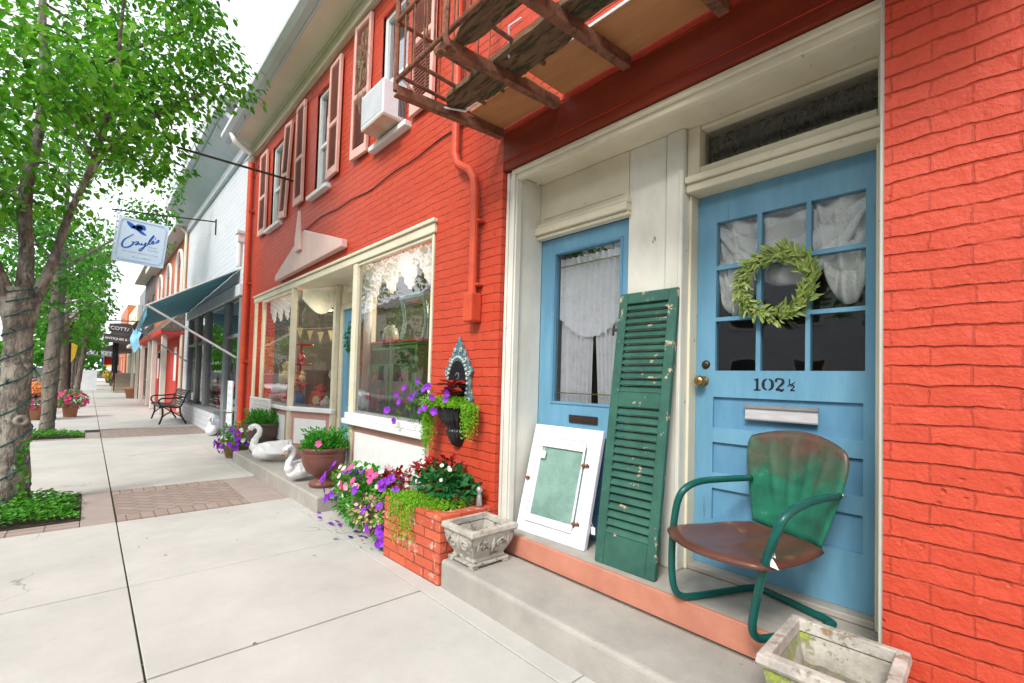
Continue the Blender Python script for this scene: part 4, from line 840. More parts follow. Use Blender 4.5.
# cast stone planters
def stone_planter(loc, label, rotz, mat, rim, sc=1):
    t = root('stone_planter', loc, label, 'planter'); 
    M = Matrix.Translation(loc) @ Matrix.Rotation(rotz, 4, 'Z') @ Matrix.Scale(sc, 4); k = MB(M)
    def ring(hx, hy, z, n=6, rnd_=.02):
        pts = []
        for sx, sy in ((1, 1), (-1, 1), (-1, -1), (1, -1)):
            pts.append((sx*hx, sy*hy, z))
        return pts
    prof = [(.120, .105, .030), (.125, .11, .038), (.118, .103, .055), (.140, .122, .09), (.158, .138, .13), (.166, .146, .165), (.168, .148, .195)]
    vs = []; 
    for hx, hy, z in prof: vs += ring(hx, hy, z)
    inner = [(.150, .130, .195), (.135, .118, .15), (.12, .10, .09)]
    for hx, hy, z in inner: vs += ring(hx, hy, z)
    n = len(prof)+len(inner); fs = [(i*4+j, i*4+(j+1) % 4, i*4+4+(j+1) % 4, i*4+4+j) for i in range(n-1) for j in range(4)]
    fs.append((3, 2, 1, 0)); fs.append(tuple((n-1)*4+j for j in range(4))); k.add(vs, fs); k.build('bowl', mat, t, bevel=.008, seg=3)
    k = MB(M); o = [(.178, .158), (.186, .166), (.182, .162), (.150, .130)]; zz = [.196, .210, .235, .238]
    vs = []
    for (hx, hy), z in zip(o, zz): vs += ring(hx, hy, z)
    vs += ring(.146, .126, .198); fs = [(i*4+j, i*4+(j+1) % 4, i*4+4+(j+1) % 4, i*4+4+j) for i in range(4) for j in range(4)]+[(16+j, 16+(j+1) % 4, (j+1) % 4, j) for j in range(4)]
    k.add(vs, fs); k.build('rim', rim, t, bevel=.005, seg=3)
    k = MB(M); k.box(-.145, .145, -.128, .128, .014, .031)
    for sx in (-1, 1):
        for sy in (-1, 1): k.box(sx*.145-(.05 if sx > 0 else 0), sx*.145+(.0 if sx > 0 else .05), sy*.128-(.045 if sy > 0 else 0), sy*.128+(0 if sy > 0 else .045), 0, .0138)
    k.build('foot', mat, t, bevel=.004)
    rl_ = MB(M)
    def face(ax, sgn):
        # scroll relief following the curved side
        def P_(a, z):
            # half extents at height z
            for (h0x, h0y, z0), (h1x, h1y, z1) in zip(prof[2:-1], prof[3:]):
                if z0 <= z <= z1: t_ = (z-z0)/(z1-z0); hx = h0x+(h1x-h0x)*t_; hy = h0y+(h1y-h0y)*t_; break
            else: hx, hy = prof[-1][:2]
            return V((sgn*(hx+.002), a, z)) if ax == 0 else V((a, sgn*(hy+.002), z))
        for c_ in (-.06, .06):
            pts = []
            for i in range(22):
                th_ = i/21*4.2*math.pi/1.5; r_ = .040*(1-i/26); pts.append(P_(c_+r_*math.cos(th_)*(1 if c_ > 0 else -1), .128+r_*math.sin(th_)*.95))
            rl_.tube(pts, .0065, 6)
        rl_.tube([P_(0, z) for z in (.075, .10, .13, .16, .178)], [.004, .010, .014, .009, .003], 6)
        for c_ in (-.115, .115): rl_.tube([P_(c_, z) for z in (.10, .13, .165)], [.003, .008, .003], 6)
    for ax in (0, 1):
        for sgn in (-1, 1): face(ax, sgn)
    rl_.build('scroll_relief', mat, t, smooth=True)
    k = MB(M); k.grid(lambda u, v: ((u-.5)*.25, (v-.5)*.215, .115+.012*noise.noise(V((u*6, v*6, rotz)))), 14, 14); so_ = k.build('soil', SOIL if rotz < .001 else pm('mouldy_stone_dregs', (.26, .24, .20), (.16, .15, .12), rough=.95, scale=14, bmp=.8, bsc=60, chip=(.30, .33, .12), chsc=9, chlo=.6, chhi=.66), t, smooth=True)
    return t
stone_planter((1.865, 2.315, .17), 'small square cast stone planter with scroll carving beside the red brick planter', R(0), STONE, STONER)
stone_planter((1.87, .425, .17), 'mossy square cast stone planter on the step in front of the green chair', R(2), STONEG, STONER, 1.09)
k = MB()
for _ in range(50): k.leaf(V((1.865+rnd(-.10, .10), 2.315+rnd(-.09, .09), .325)), V((rnd(-1, 1), rnd(-1, 1), rnd(0, .8))), V((0, 0, 1)), rnd(.015, .04), .015)
tag(k.build('dead_leaves', leafmat('dead_leaf', [(.22, .13, .07), (.12, .07, .04), (.3, .2, .1)], .1)), kind='stuff')

# brick planter ----------------------------------------------------------
bp = root('brick_planter', (1.87, 2.82, 0), 'low red brick planter box with worn faces against the red wall', 'planter')
k = MB(); c_ = [(1.672, 2.468), (2.098, 2.468), (2.098, 3.16), (1.648, 3.16)]
i_ = [(1.77, 2.565), (2.09, 2.565), (2.09, 3.07), (1.745, 3.07)]
vs = [(x, y, z) for z in (-.02, .43) for x, y in c_]+[(x, y, z) for z in (.43, .36) for x, y in i_]
k.add(vs, [(0, 1, 5, 4), (1, 2, 6, 5), (2, 3, 7, 6), (3, 0, 4, 7)]+[(4+j, 4+(j+1) % 4, 8+(j+1) % 4, 8+j) for j in range(4)]+[(8+j, 8+(j+1) % 4, 12+(j+1) % 4, 12+j) for j in range(4)]); k.build('brick_box', PBRICK, bp, bevel=.008, seg=2)
k = MB().quad((1.74, 2.56, .385), (2.095, 2.56, .385), (2.095, 3.08, .385), (1.74, 3.08, .385)); k.build('soil', SOIL, bp)
def tendrils(mb, pts, n, length, l, w, spread=.05, out=(-1, 0, 0)):
    """cascading fine leaves: strands hanging from the points"""
    for _ in range(n):
        p = V(random.choice(pts))+V((rnd(-1, 1), rnd(-1, 1), rnd(-.3, .5)))*spread; o = V(out)*rnd(.02, .07)+V((0, rnd(-.02, .02), 0)); Lh = length*rnd(.35, 1); steps = int(Lh/.016)+2
        for i in range(steps):
            t = i/steps; q = p+o*min(1, t*3)+V((0, 0, -Lh*t*t*.9-Lh*.1*t+.02*math.sin(t*3)))
            for _k in range(2): mb.leaf(q, rv()+V((0, 0, -.5)), rv(), l*rnd(.7, 1.2), w)
t = root('trailing_plant', (1.72, 2.85, .43), 'lime green creeping plant trailing over the brick planter', 'plant')
k = MB(); tendrils(k, [(1.70, 3.14-.03*i, .44) for i in range(13)], 95, .33, .017, .009, .03); tendrils(k, [(1.74+.02*i, 3.15-.04*i, .45) for i in range(12)], 60, .10, .017, .009, .04)
foliage(k, (1.78, 2.85, .43), (.12, .30, .06), 2200, .018, .009, upper=True); foliage(k, (1.90, 2.62, .43), (.15, .06, .04), 500, .018, .009, upper=True); k.build('lime_foliage', LEAF_L, t)
t = root('coleus_plant', (1.95, 2.85, .43), 'dark green leafy plant with red and white tops in the brick planter', 'plant')
k = MB(); foliage(k, (1.93, 2.84, .50), (.16, .26, .17), 330, .062, .045, .5, upper=True); foliage(k, (2.0, 2.66, .50), (.10, .12, .10), 120, .055, .04, .5, upper=True); k.build('green_foliage', LEAF_D, t)
k = MB(); foliage(k, (1.92, 3.0, .60), (.10, .16, .10), 110, .05, .034, .5, upper=True); foliage(k, (1.98, 2.82, .67), (.06, .08, .06), 30, .05, .034, .5, upper=True); k.build('red_leaves', LEAF_R, t)
k = MB(); blossoms(k, (1.90, 2.90, .56), (.18, .28, .18), 11, .016, upper=True); split(k, 'white_flower', WPET, t)

# wall urn with hanging plants ----------------------------------------------
wu = root('wall_urn', (2.04, 2.89, .80), 'black fluted half urn mounted on the red wall under the small mirror', 'wall planter')
k = MB(); n = 40
prof = [(.02, .0), (.05, .015), (.07, .045), (.085, .09), (.092, .105), (.095, .12), (.082, .13), (.085, .145), (.12, .18), (.15, .23), (.16, .27), (.165, .30), (.15, .30), (.11, .26)]
vs = []
for r_, z in prof:
    for q in range(n+1):
        a = math.pi/2+math.pi*q/n; f_ = 1+.07*math.cos(a*22)*(.05 < z < .28); vs.append((2.098+r_*f_*math.cos(a)*.95, 2.89+r_*f_*math.sin(a), .79+z))
k.add(vs, [(i*(n+1)+j, i*(n+1)+j+1, (i+1)*(n+1)+j+1, (i+1)*(n+1)+j) for i in range(len(prof)-1) for j in range(n)]); k.build('urn', pm('black_glazed_iron', (.014, .014, .016), (.03, .03, .032), rough=.22, scale=20), wu, smooth=True)
hp = root('hanging_flowers', (2.0, 2.9, 1.07), 'lime foliage with purple petunias and red leaves spilling from the black wall urn', 'flowers')
k = MB(); tendrils(k, [(2.0, 3.12-.012*i, 1.10) for i in range(5)], 85, .42, .017, .009, .035, (-.6, .6, 0)); tendrils(k, [(2.02, 2.70-.010*i, 1.11) for i in range(7)], 85, .27, .017, .009, .035, (-.6, -.8, 0)); tendrils(k, [(1.97, 2.72+.04*i, 1.12) for i in range(10)], 60, .05, .017, .009, .03)
foliage(k, (2.0, 2.87, 1.10), (.11, .26, .075), 2300, .018, .009, upper=True); foliage(k, (1.95, 3.08, 1.10), (.06, .10, .07), 500, .02, .01); k.build('lime_foliage', LEAF_L, hp)
k = MB()
for i in range(12):
    p = V((1.97, 3.05+rnd(-.1, .1), 1.12)); q = p+V((rnd(-.1, .02), rnd(.12, .42), rnd(-.20, .16))); k.tube(smooth_path([p, (p+q)/2+V((0, 0, .08)), q], 4), .003, 4, cap=False)
    for j in range(5): k.leaf(p.lerp(q, rnd(.3, 1))+V((0, 0, .03)), rv(), rv(), .04, .022)
k.build('petunia_stems', LEAF_P, hp)
k = MB()
for (y_, z_, x_) in [(3.55, 1.16, 1.93), (3.50, 1.10, 1.93), (3.66, 1.02, 1.93), (3.60, .93, 1.93), (3.42, 1.22, 1.93), (3.30, 1.27, 1.95), (3.12, 1.22, 1.92), (3.10, 1.10, 1.90), (3.14, 1.05, 1.88), (2.98, 1.16, 1.90), (3.02, 1.08, 1.88), (2.90, 1.16, 1.88), (2.80, 1.15, 1.9), (2.94, 1.06, 1.88), (2.78, 1.19, 1.9), (3.36, 1.14, 1.93), (3.25, 1.18, 1.93), (3.05, 1.24, 1.95), (2.84, 1.22, 1.93)]:
    k.flower((x_+rnd(-.03, .03), y_+rnd(-.02, .02), z_), V((-1, -.35+rnd(-.4, .4), rnd(-.2, .4))), rnd(.024, .036), 5)
split(k, 'purple_petunia', PURP, hp)
k = MB()
for i in range(24):
    a = rnd(0, 6.28); k.leaf(V((2.0, 2.84, 1.18+rnd(0, .10))), V((math.cos(a)*.9-.3, math.sin(a)*1.1, rnd(-.1, .55))), V((-.4, 0, 1)), rnd(.09, .15), rnd(.045, .065))
k.build('red_leaves', LEAF_R, hp)

# ornate wall mirror --------------------------------------------------------
om = root('wall_mirror', (2.08, 2.89, 1.2), 'small dark oval mirror in ornate turquoise scroll frame on the red wall', 'mirror')
half = [(0, .50), (.018, .455), (.045, .43), (.05, .40), (.085, .375), (.095, .34), (.125, .315), (.135, .27), (.165, .26), (.178, .23), (.15, .20), (.155, .10), (.165, .06), (.185, .03), (.17, -.01), (.15, -.05), (.155, -.09), (.12, -.12), (.06, -.14), (0, -.15)]
poly = [(2.074, 2.89-a, 1.13+b) for a, b in half]+[(2.074, 2.89+a, 1.13+b) for a, b in reversed(half[1:-1])]
k = MB().prism(poly, (.026, 0, 0)); k.build('frame', pm('turquoise_gilt_frame', (.09, .20, .24), (.05, .12, .15), rough=.5, scale=30, chip=(.62, .56, .42), chsc=40, chlo=0.540, chhi=0.600, bmp=.6, bsc=60, dist=.01), om, bevel=.006, seg=2)
k = MB()
for i in range(34):
    a = i/34*6.283; k.sph((2.070, 2.89+.125*math.cos(a), 1.27+.20*math.sin(a)), .013, 6, 4)
for s_ in (-1, 1):
    for zz, r_ in ((1.14, .03), (1.34, .025), (1.44, .022), (1.52, .018)):
        k.tube([(2.068, 2.89+s_*((.14 if zz < 1.4 else .09 if zz < 1.5 else .04)+r_*(1-j/12)*math.cos(j)), zz+r_*(1-j/12)*math.sin(j)) for j in range(8)], .006, 5)
k.build('scrollwork', pm('cream_scroll_paint', (.58, .56, .46), (.20, .32, .34), rough=.5, scale=30), om, smooth=True)
k = MB(); pts = [(2.066, 2.89+.108*math.cos(a/24*6.283), 1.265+.178*math.sin(a/24*6.283)) for a in range(24)]; k.prism(pts, (.008, 0, 0)); k.build('mirror', pm('dark_mirror', (.015, .015, .02), rough=.12, bmp=0, spec=.8), om)
k = MB(); ribbon(k, [(-.02, .05), (.01, .07), (.025, .04), (.0, .01), (.02, -.02), (.01, -.07)], .008, (2.0655, 2.89, 1.28), (0, -1, 0), (0, 0, 1), (-1, 0, 0), .002); k.build('hook', GALV, om)

# metal bracket / clear bottle at planter corner
k = MB(); k.lathe([(0, 0), (.022, 0), (.024, .01), (.018, .075), (.012, .09), (.028, .115), (.012, .135), (0, .14)], (2.02, 2.52, .432), 12); tag(k.build('metal_spigot_cap', GALV, smooth=True), 'small grey metal fitting standing on the near corner of the brick planter', 'fitting')

# flower box under the big window ------------------------------------------
fb = root('flower_box', (1.90, 3.85, 0), 'wooden flower box overflowing with mixed petunias under the big shop window', 'flower box')
k = MB(); k.box(1.80, 2.06, 3.35, 4.35, .03, .26); k.build('box', ROT, fb, bevel=.008)
fl = root('mixed_flowers', (1.9, 3.85, .26), 'mound of purple, pink and white petunias with dry tan blossoms beside the brick planter', 'flowers')
k = MB(); foliage(k, (1.88, 3.90, .26), (.24, .66, .26), 1500, .045, .028, .45, upper=True); foliage(k, (1.82, 3.75, .20), (.22, .55, .17), 900, .045, .028, .6); foliage(k, (1.72, 3.28, .12), (.07, .12, .10), 220, .045, .028, .3); k.build('foliage', LEAF_P, fl)
k = MB(); foliage(k, (1.74, 3.55, .20), (.12, .36, .13), 520, .035, .03, .8); foliage(k, (1.78, 4.0, .28), (.12, .2, .1), 120, .03, .028, .8); k.build('dry_blossoms', TAN, fl)
def bl(name, mat, data, r):
    k = MB()
    for c_, rad, n in data: blossoms(k, c_, rad, n, r)
    split(k, name, mat, fl)
bl('purple_petunia', PURP, [((1.86, 4.30, .28), (.24, .32, .24), 20), ((1.80, 3.40, .18), (.20, .22, .18), 14), ((1.84, 3.62, .36), (.22, .3, .18), 14), ((1.7, 3.25, .10), (.08, .14, .1), 7)], .036)
bl('pink_petunia', HOTP, [((1.86, 3.85, .36), (.22, .40, .20), 16)], .038); bl('pale_petunia', LPINK, [((1.88, 3.85, .36), (.22, .5, .20), 22)], .032); bl('white_petunia', WPET, [((1.86, 3.90, .32), (.24, .60, .24), 30)], .026)
bl('orange_petunia', ORPET, [((1.86, 3.95, .34), (.24, .5, .2), 4)], .032)
k = MB(); foliage(k, (1.95, 3.55, .42), (.12, .22, .12), 130, .05, .03, .5, upper=True); k.build('red_leaves', LEAF_R, fl)
k = MB()
for _ in range(14): k.flower((rnd(1.5, 1.75), rnd(3.5, 4.5), .012), (rnd(-.4, .4), rnd(-.4, .4), 1), .022, 5, .1)
tag(k.build('fallen_petals', PURP), kind='stuff')

# round pots and swans on the shop step ---------------------------------------
def bowl_pot(name, loc, s_, mat, label, leaves, rot=0):
    t = root(name, loc, label, 'pot')
    prof = [(0, 0), (.125, 0), (.135, .02), (.13, .045), (.085, .065), (.08, .085), (.11, .11), (.165, .16), (.195, .22), (.205, .27), (.20, .30), (.205, .31), (.205, .325), (.20, .335), (.215, .345), (.222, .365), (.222, .385), (.20, .385), (.19, .36), (.185, .33), (0, .33)]
    MB().lathe([(r_*s_, z*s_) for r_, z in prof], loc, 40).build('pot', mat, t, smooth=True)
    c = V(loc)+V((0, 0, .36*s_)); t2 = root('potted_plant', c, label.replace('pot', 'plant', 1) if 0 else leaves, 'plant'); k = MB(); foliage(k, c, (.22*s_, .22*s_, .17*s_), 900, .05, .022, .35, droop=-.6, upper=True)
    for _ in range(46):
        a = rnd(0, 6.28); d = V((math.cos(a)*.5, math.sin(a)*.5, 1)); p = c+V((math.cos(a), math.sin(a), 0))*rnd(0, .15)
        for j in range(9): k.leaf(p+d*(.03*j)*s_*.75, rv()+d*.6, rv(), .045, .02)
    k.build('foliage', LEAF_P, t2); return t2
p1 = bowl_pot('round_pot', (1.86, 4.93, .152), 1.06, POT, 'round reddish brown footed pot at the end of the low step', 'bushy bright green plant with one pink flower in the reddish brown pot')
MB().flower((1.72, 4.72, .62), (-.7, -.7, .2), .036, 5).build('pink_flower', HOTP, p1)
bowl_pot('dark_pot', (1.93, 7.55, .152), 1.12, POTD, 'dark grey brown footed pot behind the larger white swan', 'bushy light green plant in the dark pot behind the swan')
def swan(loc, heading, s_, label, headback=False):
    M = Matrix.Translation(loc) @ Matrix.Rotation(heading, 4, 'Z') @ Matrix.Scale(s_, 4); t = root('swan_figure', loc, label, 'swan figure')
    k = MB(M); N1, N2 = 26, 20; vs = []
    for i in range(N1+1):
        u = i/N1; x = .20-.50*u; r_ = max(.003, math.sin(math.pi*min(1, u**.8))**.62) if 0 < u < 1 else .004; wy = .115*r_; hz = .095*r_*(1-.2*u); cz = .10+.09*u**2.2*1.0
        for j in range(N2):
            a = 2*math.pi*j/N2; z = cz+hz*math.sin(a)*(1.15 if math.sin(a) > 0 else 1); z = max(z, .004)
            y = wy*math.cos(a); w_ = 1+.06*math.sin(u*22)*(math.sin(a) > 0); vs.append((x, y*w_, z))
    k.add(vs, [(i*N2+j, i*N2+(j+1) % N2, (i+1)*N2+(j+1) % N2, (i+1)*N2+j) for i in range(N1) for j in range(N2)]); 
    k.tube(smooth_path([(.06, 0, .11), (.15, 0, .14), (.185, 0, .20), (.165, 0, .27), (.125, 0, .335), (.125, 0, .39), (.17, 0, .425), (.215, 0, .41), (.24, 0, .385)], 5), [.075]*1+[.07]*4+[.055]*5+[.042]*5+[.034]*5+[.030]*6+[.028]*5+[.032]*5+[.034]*4+[.022], 14)
    bd = k.build('body', SWAN, t, smooth=True)
    for sy in (-1, 1):
        k = MB(M)
        def wing(u, v):
            x = .10-.36*u; z = .10+.12*math.sin(v*1.5)*(1-.2*u)+.07*u*v; y = sy*(.10*(math.sin(math.pi*min(1, .15+u*.8)))**.5+.015+.012*math.sin((u*5+v*2)*3.14)*.5-.03*v); return (x, y, z)
        k.grid(wing, 22, 10); k.build('wing', SWAN, t, smooth=True, solid=.012)
    k = MB(M); k.tube([(.235, 0, .392), (.262, 0, .365), (.285, 0, .35)], [.018, .012, .004], 8); k.build('beak', pm('faded_pink_beak', (.70, .35, .22), (.6, .28, .2)), t, smooth=True)
    k = MB(M); k.sph((.215, .028, .42), .006, 6, 4); k.sph((.215, -.028, .42), .006, 6, 4); split(k, 'eye', BLK, t); return t
swan((1.80, 6.70, .152), R(138), 1.08, 'larger white swan figure with an arched neck in front of the dark pot')
swan((1.77, 5.33, .152), R(200), .88, 'smaller white swan figure beside the reddish brown pot')
# white lattice rack
lr = root('white_lattice', (2.0, 7.9, .5), 'white woven lattice panel standing behind the dark pot', 'lattice'); k = MB()
for i in range(20): k.box(1.998, 2.004, 7.55+i*.052, 7.562+i*.052, .22, .90)
for i in range(14): k.box(2.004, 2.010, 7.54, 8.56, .25+i*.048, .264+i*.048)
k.build('slats', WHITE, lr); k = MB(); frame(k, 1.99, 2.015, 7.5, 8.6, .17, .93, .03); split(k, 'frame', WHITE, lr)
# purple flowers at far end of step
t = root('flower_pot', (1.74, 8.25, 0), 'low pot on the pavement in front of the white lattice', 'pot'); MB().lathe([(0, 0), (.13, 0), (.18, .22), (.19, .22), (.19, .25), (.16, .25), (.15, .2)], (1.74, 8.25, .0), 24).build('pot', TERRA, t, smooth=True)
t = root('purple_flowers', (1.74, 8.25, .25), 'loose purple and cream petunias growing beside the rain pipe', 'flowers'); k = MB(); foliage(k, (1.74, 8.2, .28), (.26, .30, .26), 900, .045, .026, .4); k.build('foliage', LEAF_P, t)
k = MB(); blossoms(k, (1.74, 8.2, .26), (.28, .32, .25), 46, .038); split(k, 'purple_petunia', PURP, t); k = MB(); blossoms(k, (1.78, 8.1, .32), (.26, .32, .22), 18, .03); split(k, 'cream_petunia', WPET, t)

# wreath on the right door ---------------------------------------------------
wc = V((2.515, .825, 1.815)); wr_ = root('wreath', wc, 'olive green leaf wreath with small purple berries hanging on the blue panelled door', 'wreath'); Rw = .155
k = MB()
for j in range(7): k.tube([wc+V((rnd(-.008, .008), (Rw+rnd(-.012, .012))*math.cos(a/32*6.283), (Rw+rnd(-.012, .012))*math.sin(a/32*6.283))) for a in range(32)], .005, 5, closed=True)
k.build('vine_ring', pm('vine_twigs', (.13, .08, .05), rough=.9), wr_)
k = MB()
for i in range(520):
    a = rnd(0, 6.283); rr_ = Rw+rnd(-.028, .028); p = wc+V((-.012+rnd(-.025, .0), rr_*math.cos(a), rr_*math.sin(a))); tdir = V((0, -math.sin(a), math.cos(a))); d = tdir*rnd(.3, 1)*(-1)+V((rnd(-.9, .1), 0, 0))+V((0, math.cos(a), math.sin(a)))*rnd(-.9, 1.1)
    k.leaf(p, d, V((-1, rnd(-.5, .5), rnd(-.5, .5))), rnd(.04, .062), rnd(.014, .02))
k.build('leaves', LEAF_O, wr_)
k = MB()
for i in range(26): a = rnd(0, 6.283); k.sph(wc+V((-.03, (Rw+rnd(-.02, .02))*math.cos(a), (Rw+rnd(-.02, .02))*math.sin(a))), .0065, 7, 5)
k.build('berries', pm('purple_berries', (.10, .03, .12), rough=.3), wr_)

# things on show in the windows ----------------------------------------------
# green painted cupboard
gc = root('painted_cupboard', (2.55, 4.1, .85), 'green painted cupboard with two floral doors inside the big shop window', 'cupboard')
k = MB(); k.box(2.242, 2.7, 3.78, 4.76, .86, 1.62); k.box(2.22, 2.72, 3.74, 4.78, 1.62, 1.645); k.box(2.227, 2.241, 3.78, 4.76, .86, .90); k.build('carcass', CG, gc, bevel=.006)
fl_p = pm('floral_panel', (.10, .11, .13), (.22, .22, .24), rough=.6, scale=9, chip=(.60, .20, .17), chsc=11, chlo=0.500, chhi=0.560, bmp=0)
for a, b in ((3.82, 4.24), (4.30, 4.72)):
    dd = MB().box(2.226, 2.241, a, b, .92, 1.40).build('cupboard_door', CG, gc, bevel=.004)
    k = MB(); pts = [(2.224, a+.04, .95), (2.224, b-.04, .95), (2.224, b-.04, 1.28), (2.224, b-.08, 1.34), (2.224, (a+b)/2, 1.37), (2.224, a+.08, 1.34), (2.224, a+.04, 1.28)]; k.prism(pts, (-.006, 0, 0)); k.build('floral_panel', fl_p, dd)
for a, b in ((3.82, 4.24), (4.30, 4.72)):
    dd = MB().box(2.226, 2.241, a, b, 1.44, 1.58).build('drawer', pm('dark_green_drawer', (.05, .09, .04)), gc, bevel=.004)
    k = MB(); k.sph((2.216, a+.1, 1.51), .018, 8, 6); k.sph((2.216, b-.1, 1.51), .018, 8, 6); split(k, 'drawer_knob', CR, dd)
k = MB(); k.box(2.20, 2.74, 3.70, 4.80, 1.646, 1.665); k.build('red_runner', CR, gc)
tc_ = root('turquoise_chair', (2.4, 3.75, 1.67), 'pale turquoise painted chair frame standing on the green cupboard', 'chair')
k = MB(); 
for yy in (3.55, 3.95): k.tube(smooth_path([(2.25, yy+.15, 1.67), (2.30, yy+.18, 1.85), (2.25, yy+.15, 2.06)], 5), .018, 8)
k.box(2.23, 2.55, 3.67, 4.13, 2.06, 2.10); k.tube([(2.53, 3.70, 1.67), (2.53, 3.70, 2.06)], .018, 8); k.tube([(2.53, 4.10, 1.67), (2.53, 4.10, 2.06)], .018, 8); split(k, 'leg', CTEAL, tc_)
def small(name, mb, mat, label, cat, smooth=True): return tag(mb.build(name, mat, smooth=smooth), label, cat)
small('glass_jar', MB().lathe([(0, 0), (.07, 0), (.09, .08), (.07, .16), (.04, .18), (.05, .2)], (2.40, 4.6, 1.667), 16), pm('pale_pottery', (.35, .40, .34), rough=.3), 'pale pottery jar on the left end of the green cupboard', 'jar')
# left window goods
t = root('red_plate', (2.42, 6.62, .87), 'round red plate with a cream flower motif standing in the left shop window', 'plate')
M = Matrix.Translation((2.385, 6.66, .965)) @ Matrix.Rotation(R(-70), 4, 'Z') @ Matrix.Rotation(R(-70), 4, 'Y') 
M = Matrix.Translation((2.36, 6.62, .955)) @ V((-.92, -.38, .15)).to_track_quat('Z', 'Y').to_matrix().to_4x4()
MB(M).lathe([(0, 0), (.075, 0), (.125, .018), (.122, .022), (.07, .008), (0, .006)], (0, 0, 0), 28).build('plate', CR, t, smooth=True); k = MB(M); k.flower((0, 0, .014), (0, 0, 1), .07, 6, .02); k.build('flower_motif', CYB, t)
tp_ = root('teapot', (2.47, 6.52, .85), 'white china teapot beside the red plate in the shop window', 'teapot')
MB().lathe([(0, 0), (.045, 0), (.075, .05), (.07, .10), (.035, .13), (.04, .135), (.015, .155), (.012, .17), (0, .175)], (2.44, 6.47, .85), 20).build('body', CW, tp_, smooth=True); k = MB(); k.tube(smooth_path([(2.40, 6.53, .90), (2.37, 6.57, .93), (2.35, 6.59, .98)], 4), [.016]*4+[.01]*5, 8); k.build('spout', CW, tp_, smooth=True); k = MB(); k.tube(smooth_path([(2.47, 6.41, .96), (2.50, 6.37, .95), (2.49, 6.38, .89), (2.46, 6.42, .88)], 4), .008, 6); k.build('handle', CW, tp_, smooth=True)
tn = root('yellow_tin', (2.52, 6.36, .85), 'square yellow and white tin with a red label in the left shop window', 'tin')
Mt = Matrix.Translation((2.54, 6.33, .85)) @ Matrix.Rotation(R(-22), 4, 'Z'); k = MB(Mt); k.box(-.06, .06, -.085, .085, 0, .12); k.build('tin_base', CY, tn, bevel=.006); k = MB(Mt); k.box(-.0602, .06, -.0852, .085, .121, .26); k.build('tin_top', CW, tn, bevel=.006)
k = MB(Mt); k.box(-.064, -.061, -.06, .055, .17, .225); k.build('red_label', CR, tn); k = MB(Mt); ribbon(k, [(-.04, 0), (-.03, .02), (-.02, 0), (-.01, .02), (0, 0), (.015, .018), (.03, 0)], .005, (-.0645, 0, .19), (0, -1, 0), (0, 0, 1), (-1, 0, 0), .001); k.build('script_mark', WHITE, tn); k = MB(Mt); ribbon(k, [(-.05, 0), (-.02, .01), (.02, -.008), (.05, .006)], .006, (-.0615, 0, .06), (0, -1, 0), (0, 0, 1), (-1, 0, 0), .001); k.build('red_wave', CR, tn)
yp = root('cream_flowerpot', (2.55, 6.33, 1.11), 'cream flowerpot with white flowers standing on the yellow tin', 'flowerpot'); MB().lathe([(0, 0), (.05, 0), (.075, .11), (.085, .11), (.085, .14), (.07, .14)], (2.55, 6.33, 1.112), 20).build('pot', CYB, yp, smooth=True)
k = MB(); foliage(k, (2.55, 6.33, 1.30), (.12, .14, .09), 130, .05, .03); k.build('leaves', LEAF_D, yp); k = MB(); blossoms(k, (2.55, 6.33, 1.33), (.12, .14, .09), 26, .028); k.build('white_flowers', WPET, yp)
sc_ = small('wooden_scroll_board', MB().prism([(2.50, 6.50, .85), (2.53, 6.42, .85), (2.58, 6.40, 1.18), (2.55, 6.48, 1.18)], (.02, .01, 0)), CWOOD, 'narrow honey coloured wooden board leaning beside the yellow tin', 'board', False)
k = MB(); k.grid(lambda u, v: (2.68+.015*math.sin(u*30), 6.45+u*.26, 1.02+v*.42), 30, 6); small('red_towel', k, CR, 'bright red cloth hanging from a white rail inside the left window', 'cloth')
k = MB(); k.tube([(2.66, 6.36, 1.44), (2.66, 6.86, 1.44)], .012, 8); k.tube([(2.66, 6.38, 1.44), (2.66, 6.38, .85)], .01, 8); k.tube([(2.66, 6.84, 1.44), (2.66, 6.84, .85)], .01, 8); small('white_towel_rail', k, WHITE, 'white rail carrying the red cloth inside the left window', 'rail')
t = root('red_poinsettia', (2.45, 6.80, .85), 'red poinsettia flowers behind the red plate', 'flowers'); k = MB()
for _ in range(60): k.leaf(V((2.45, 6.76, 1.07))+rv()*.06, rv(), V((-.6, -.5, .6)), .085, .045)
k.build('red_bracts', leafmat('poinsettia', [(.65, .02, .02), (.5, .01, .02)], .2), t); MB().lathe([(0, 0), (.05, 0), (.065, .15), (0, .15)], (2.45, 6.78, .85), 16).build('pot', GALV, t, smooth=True)
t = root('red_cake_stand', (2.42, 7.5, .85), 'tiered red stand with toys near the far end of the left window', 'stand')
k = MB(); k.lathe([(0, 0), (.12, 0), (.02, .02), (.015, .30), (.2, .31), (.2, .33), (.015, .335), (.012, .60), (.15, .61), (.15, .63), (.012, .635), (.012, .9), (.17, .91), (.17, .93), (0, .935)], (2.42, 7.5, .85), 24); k.build('tiers', CR, t, smooth=True)
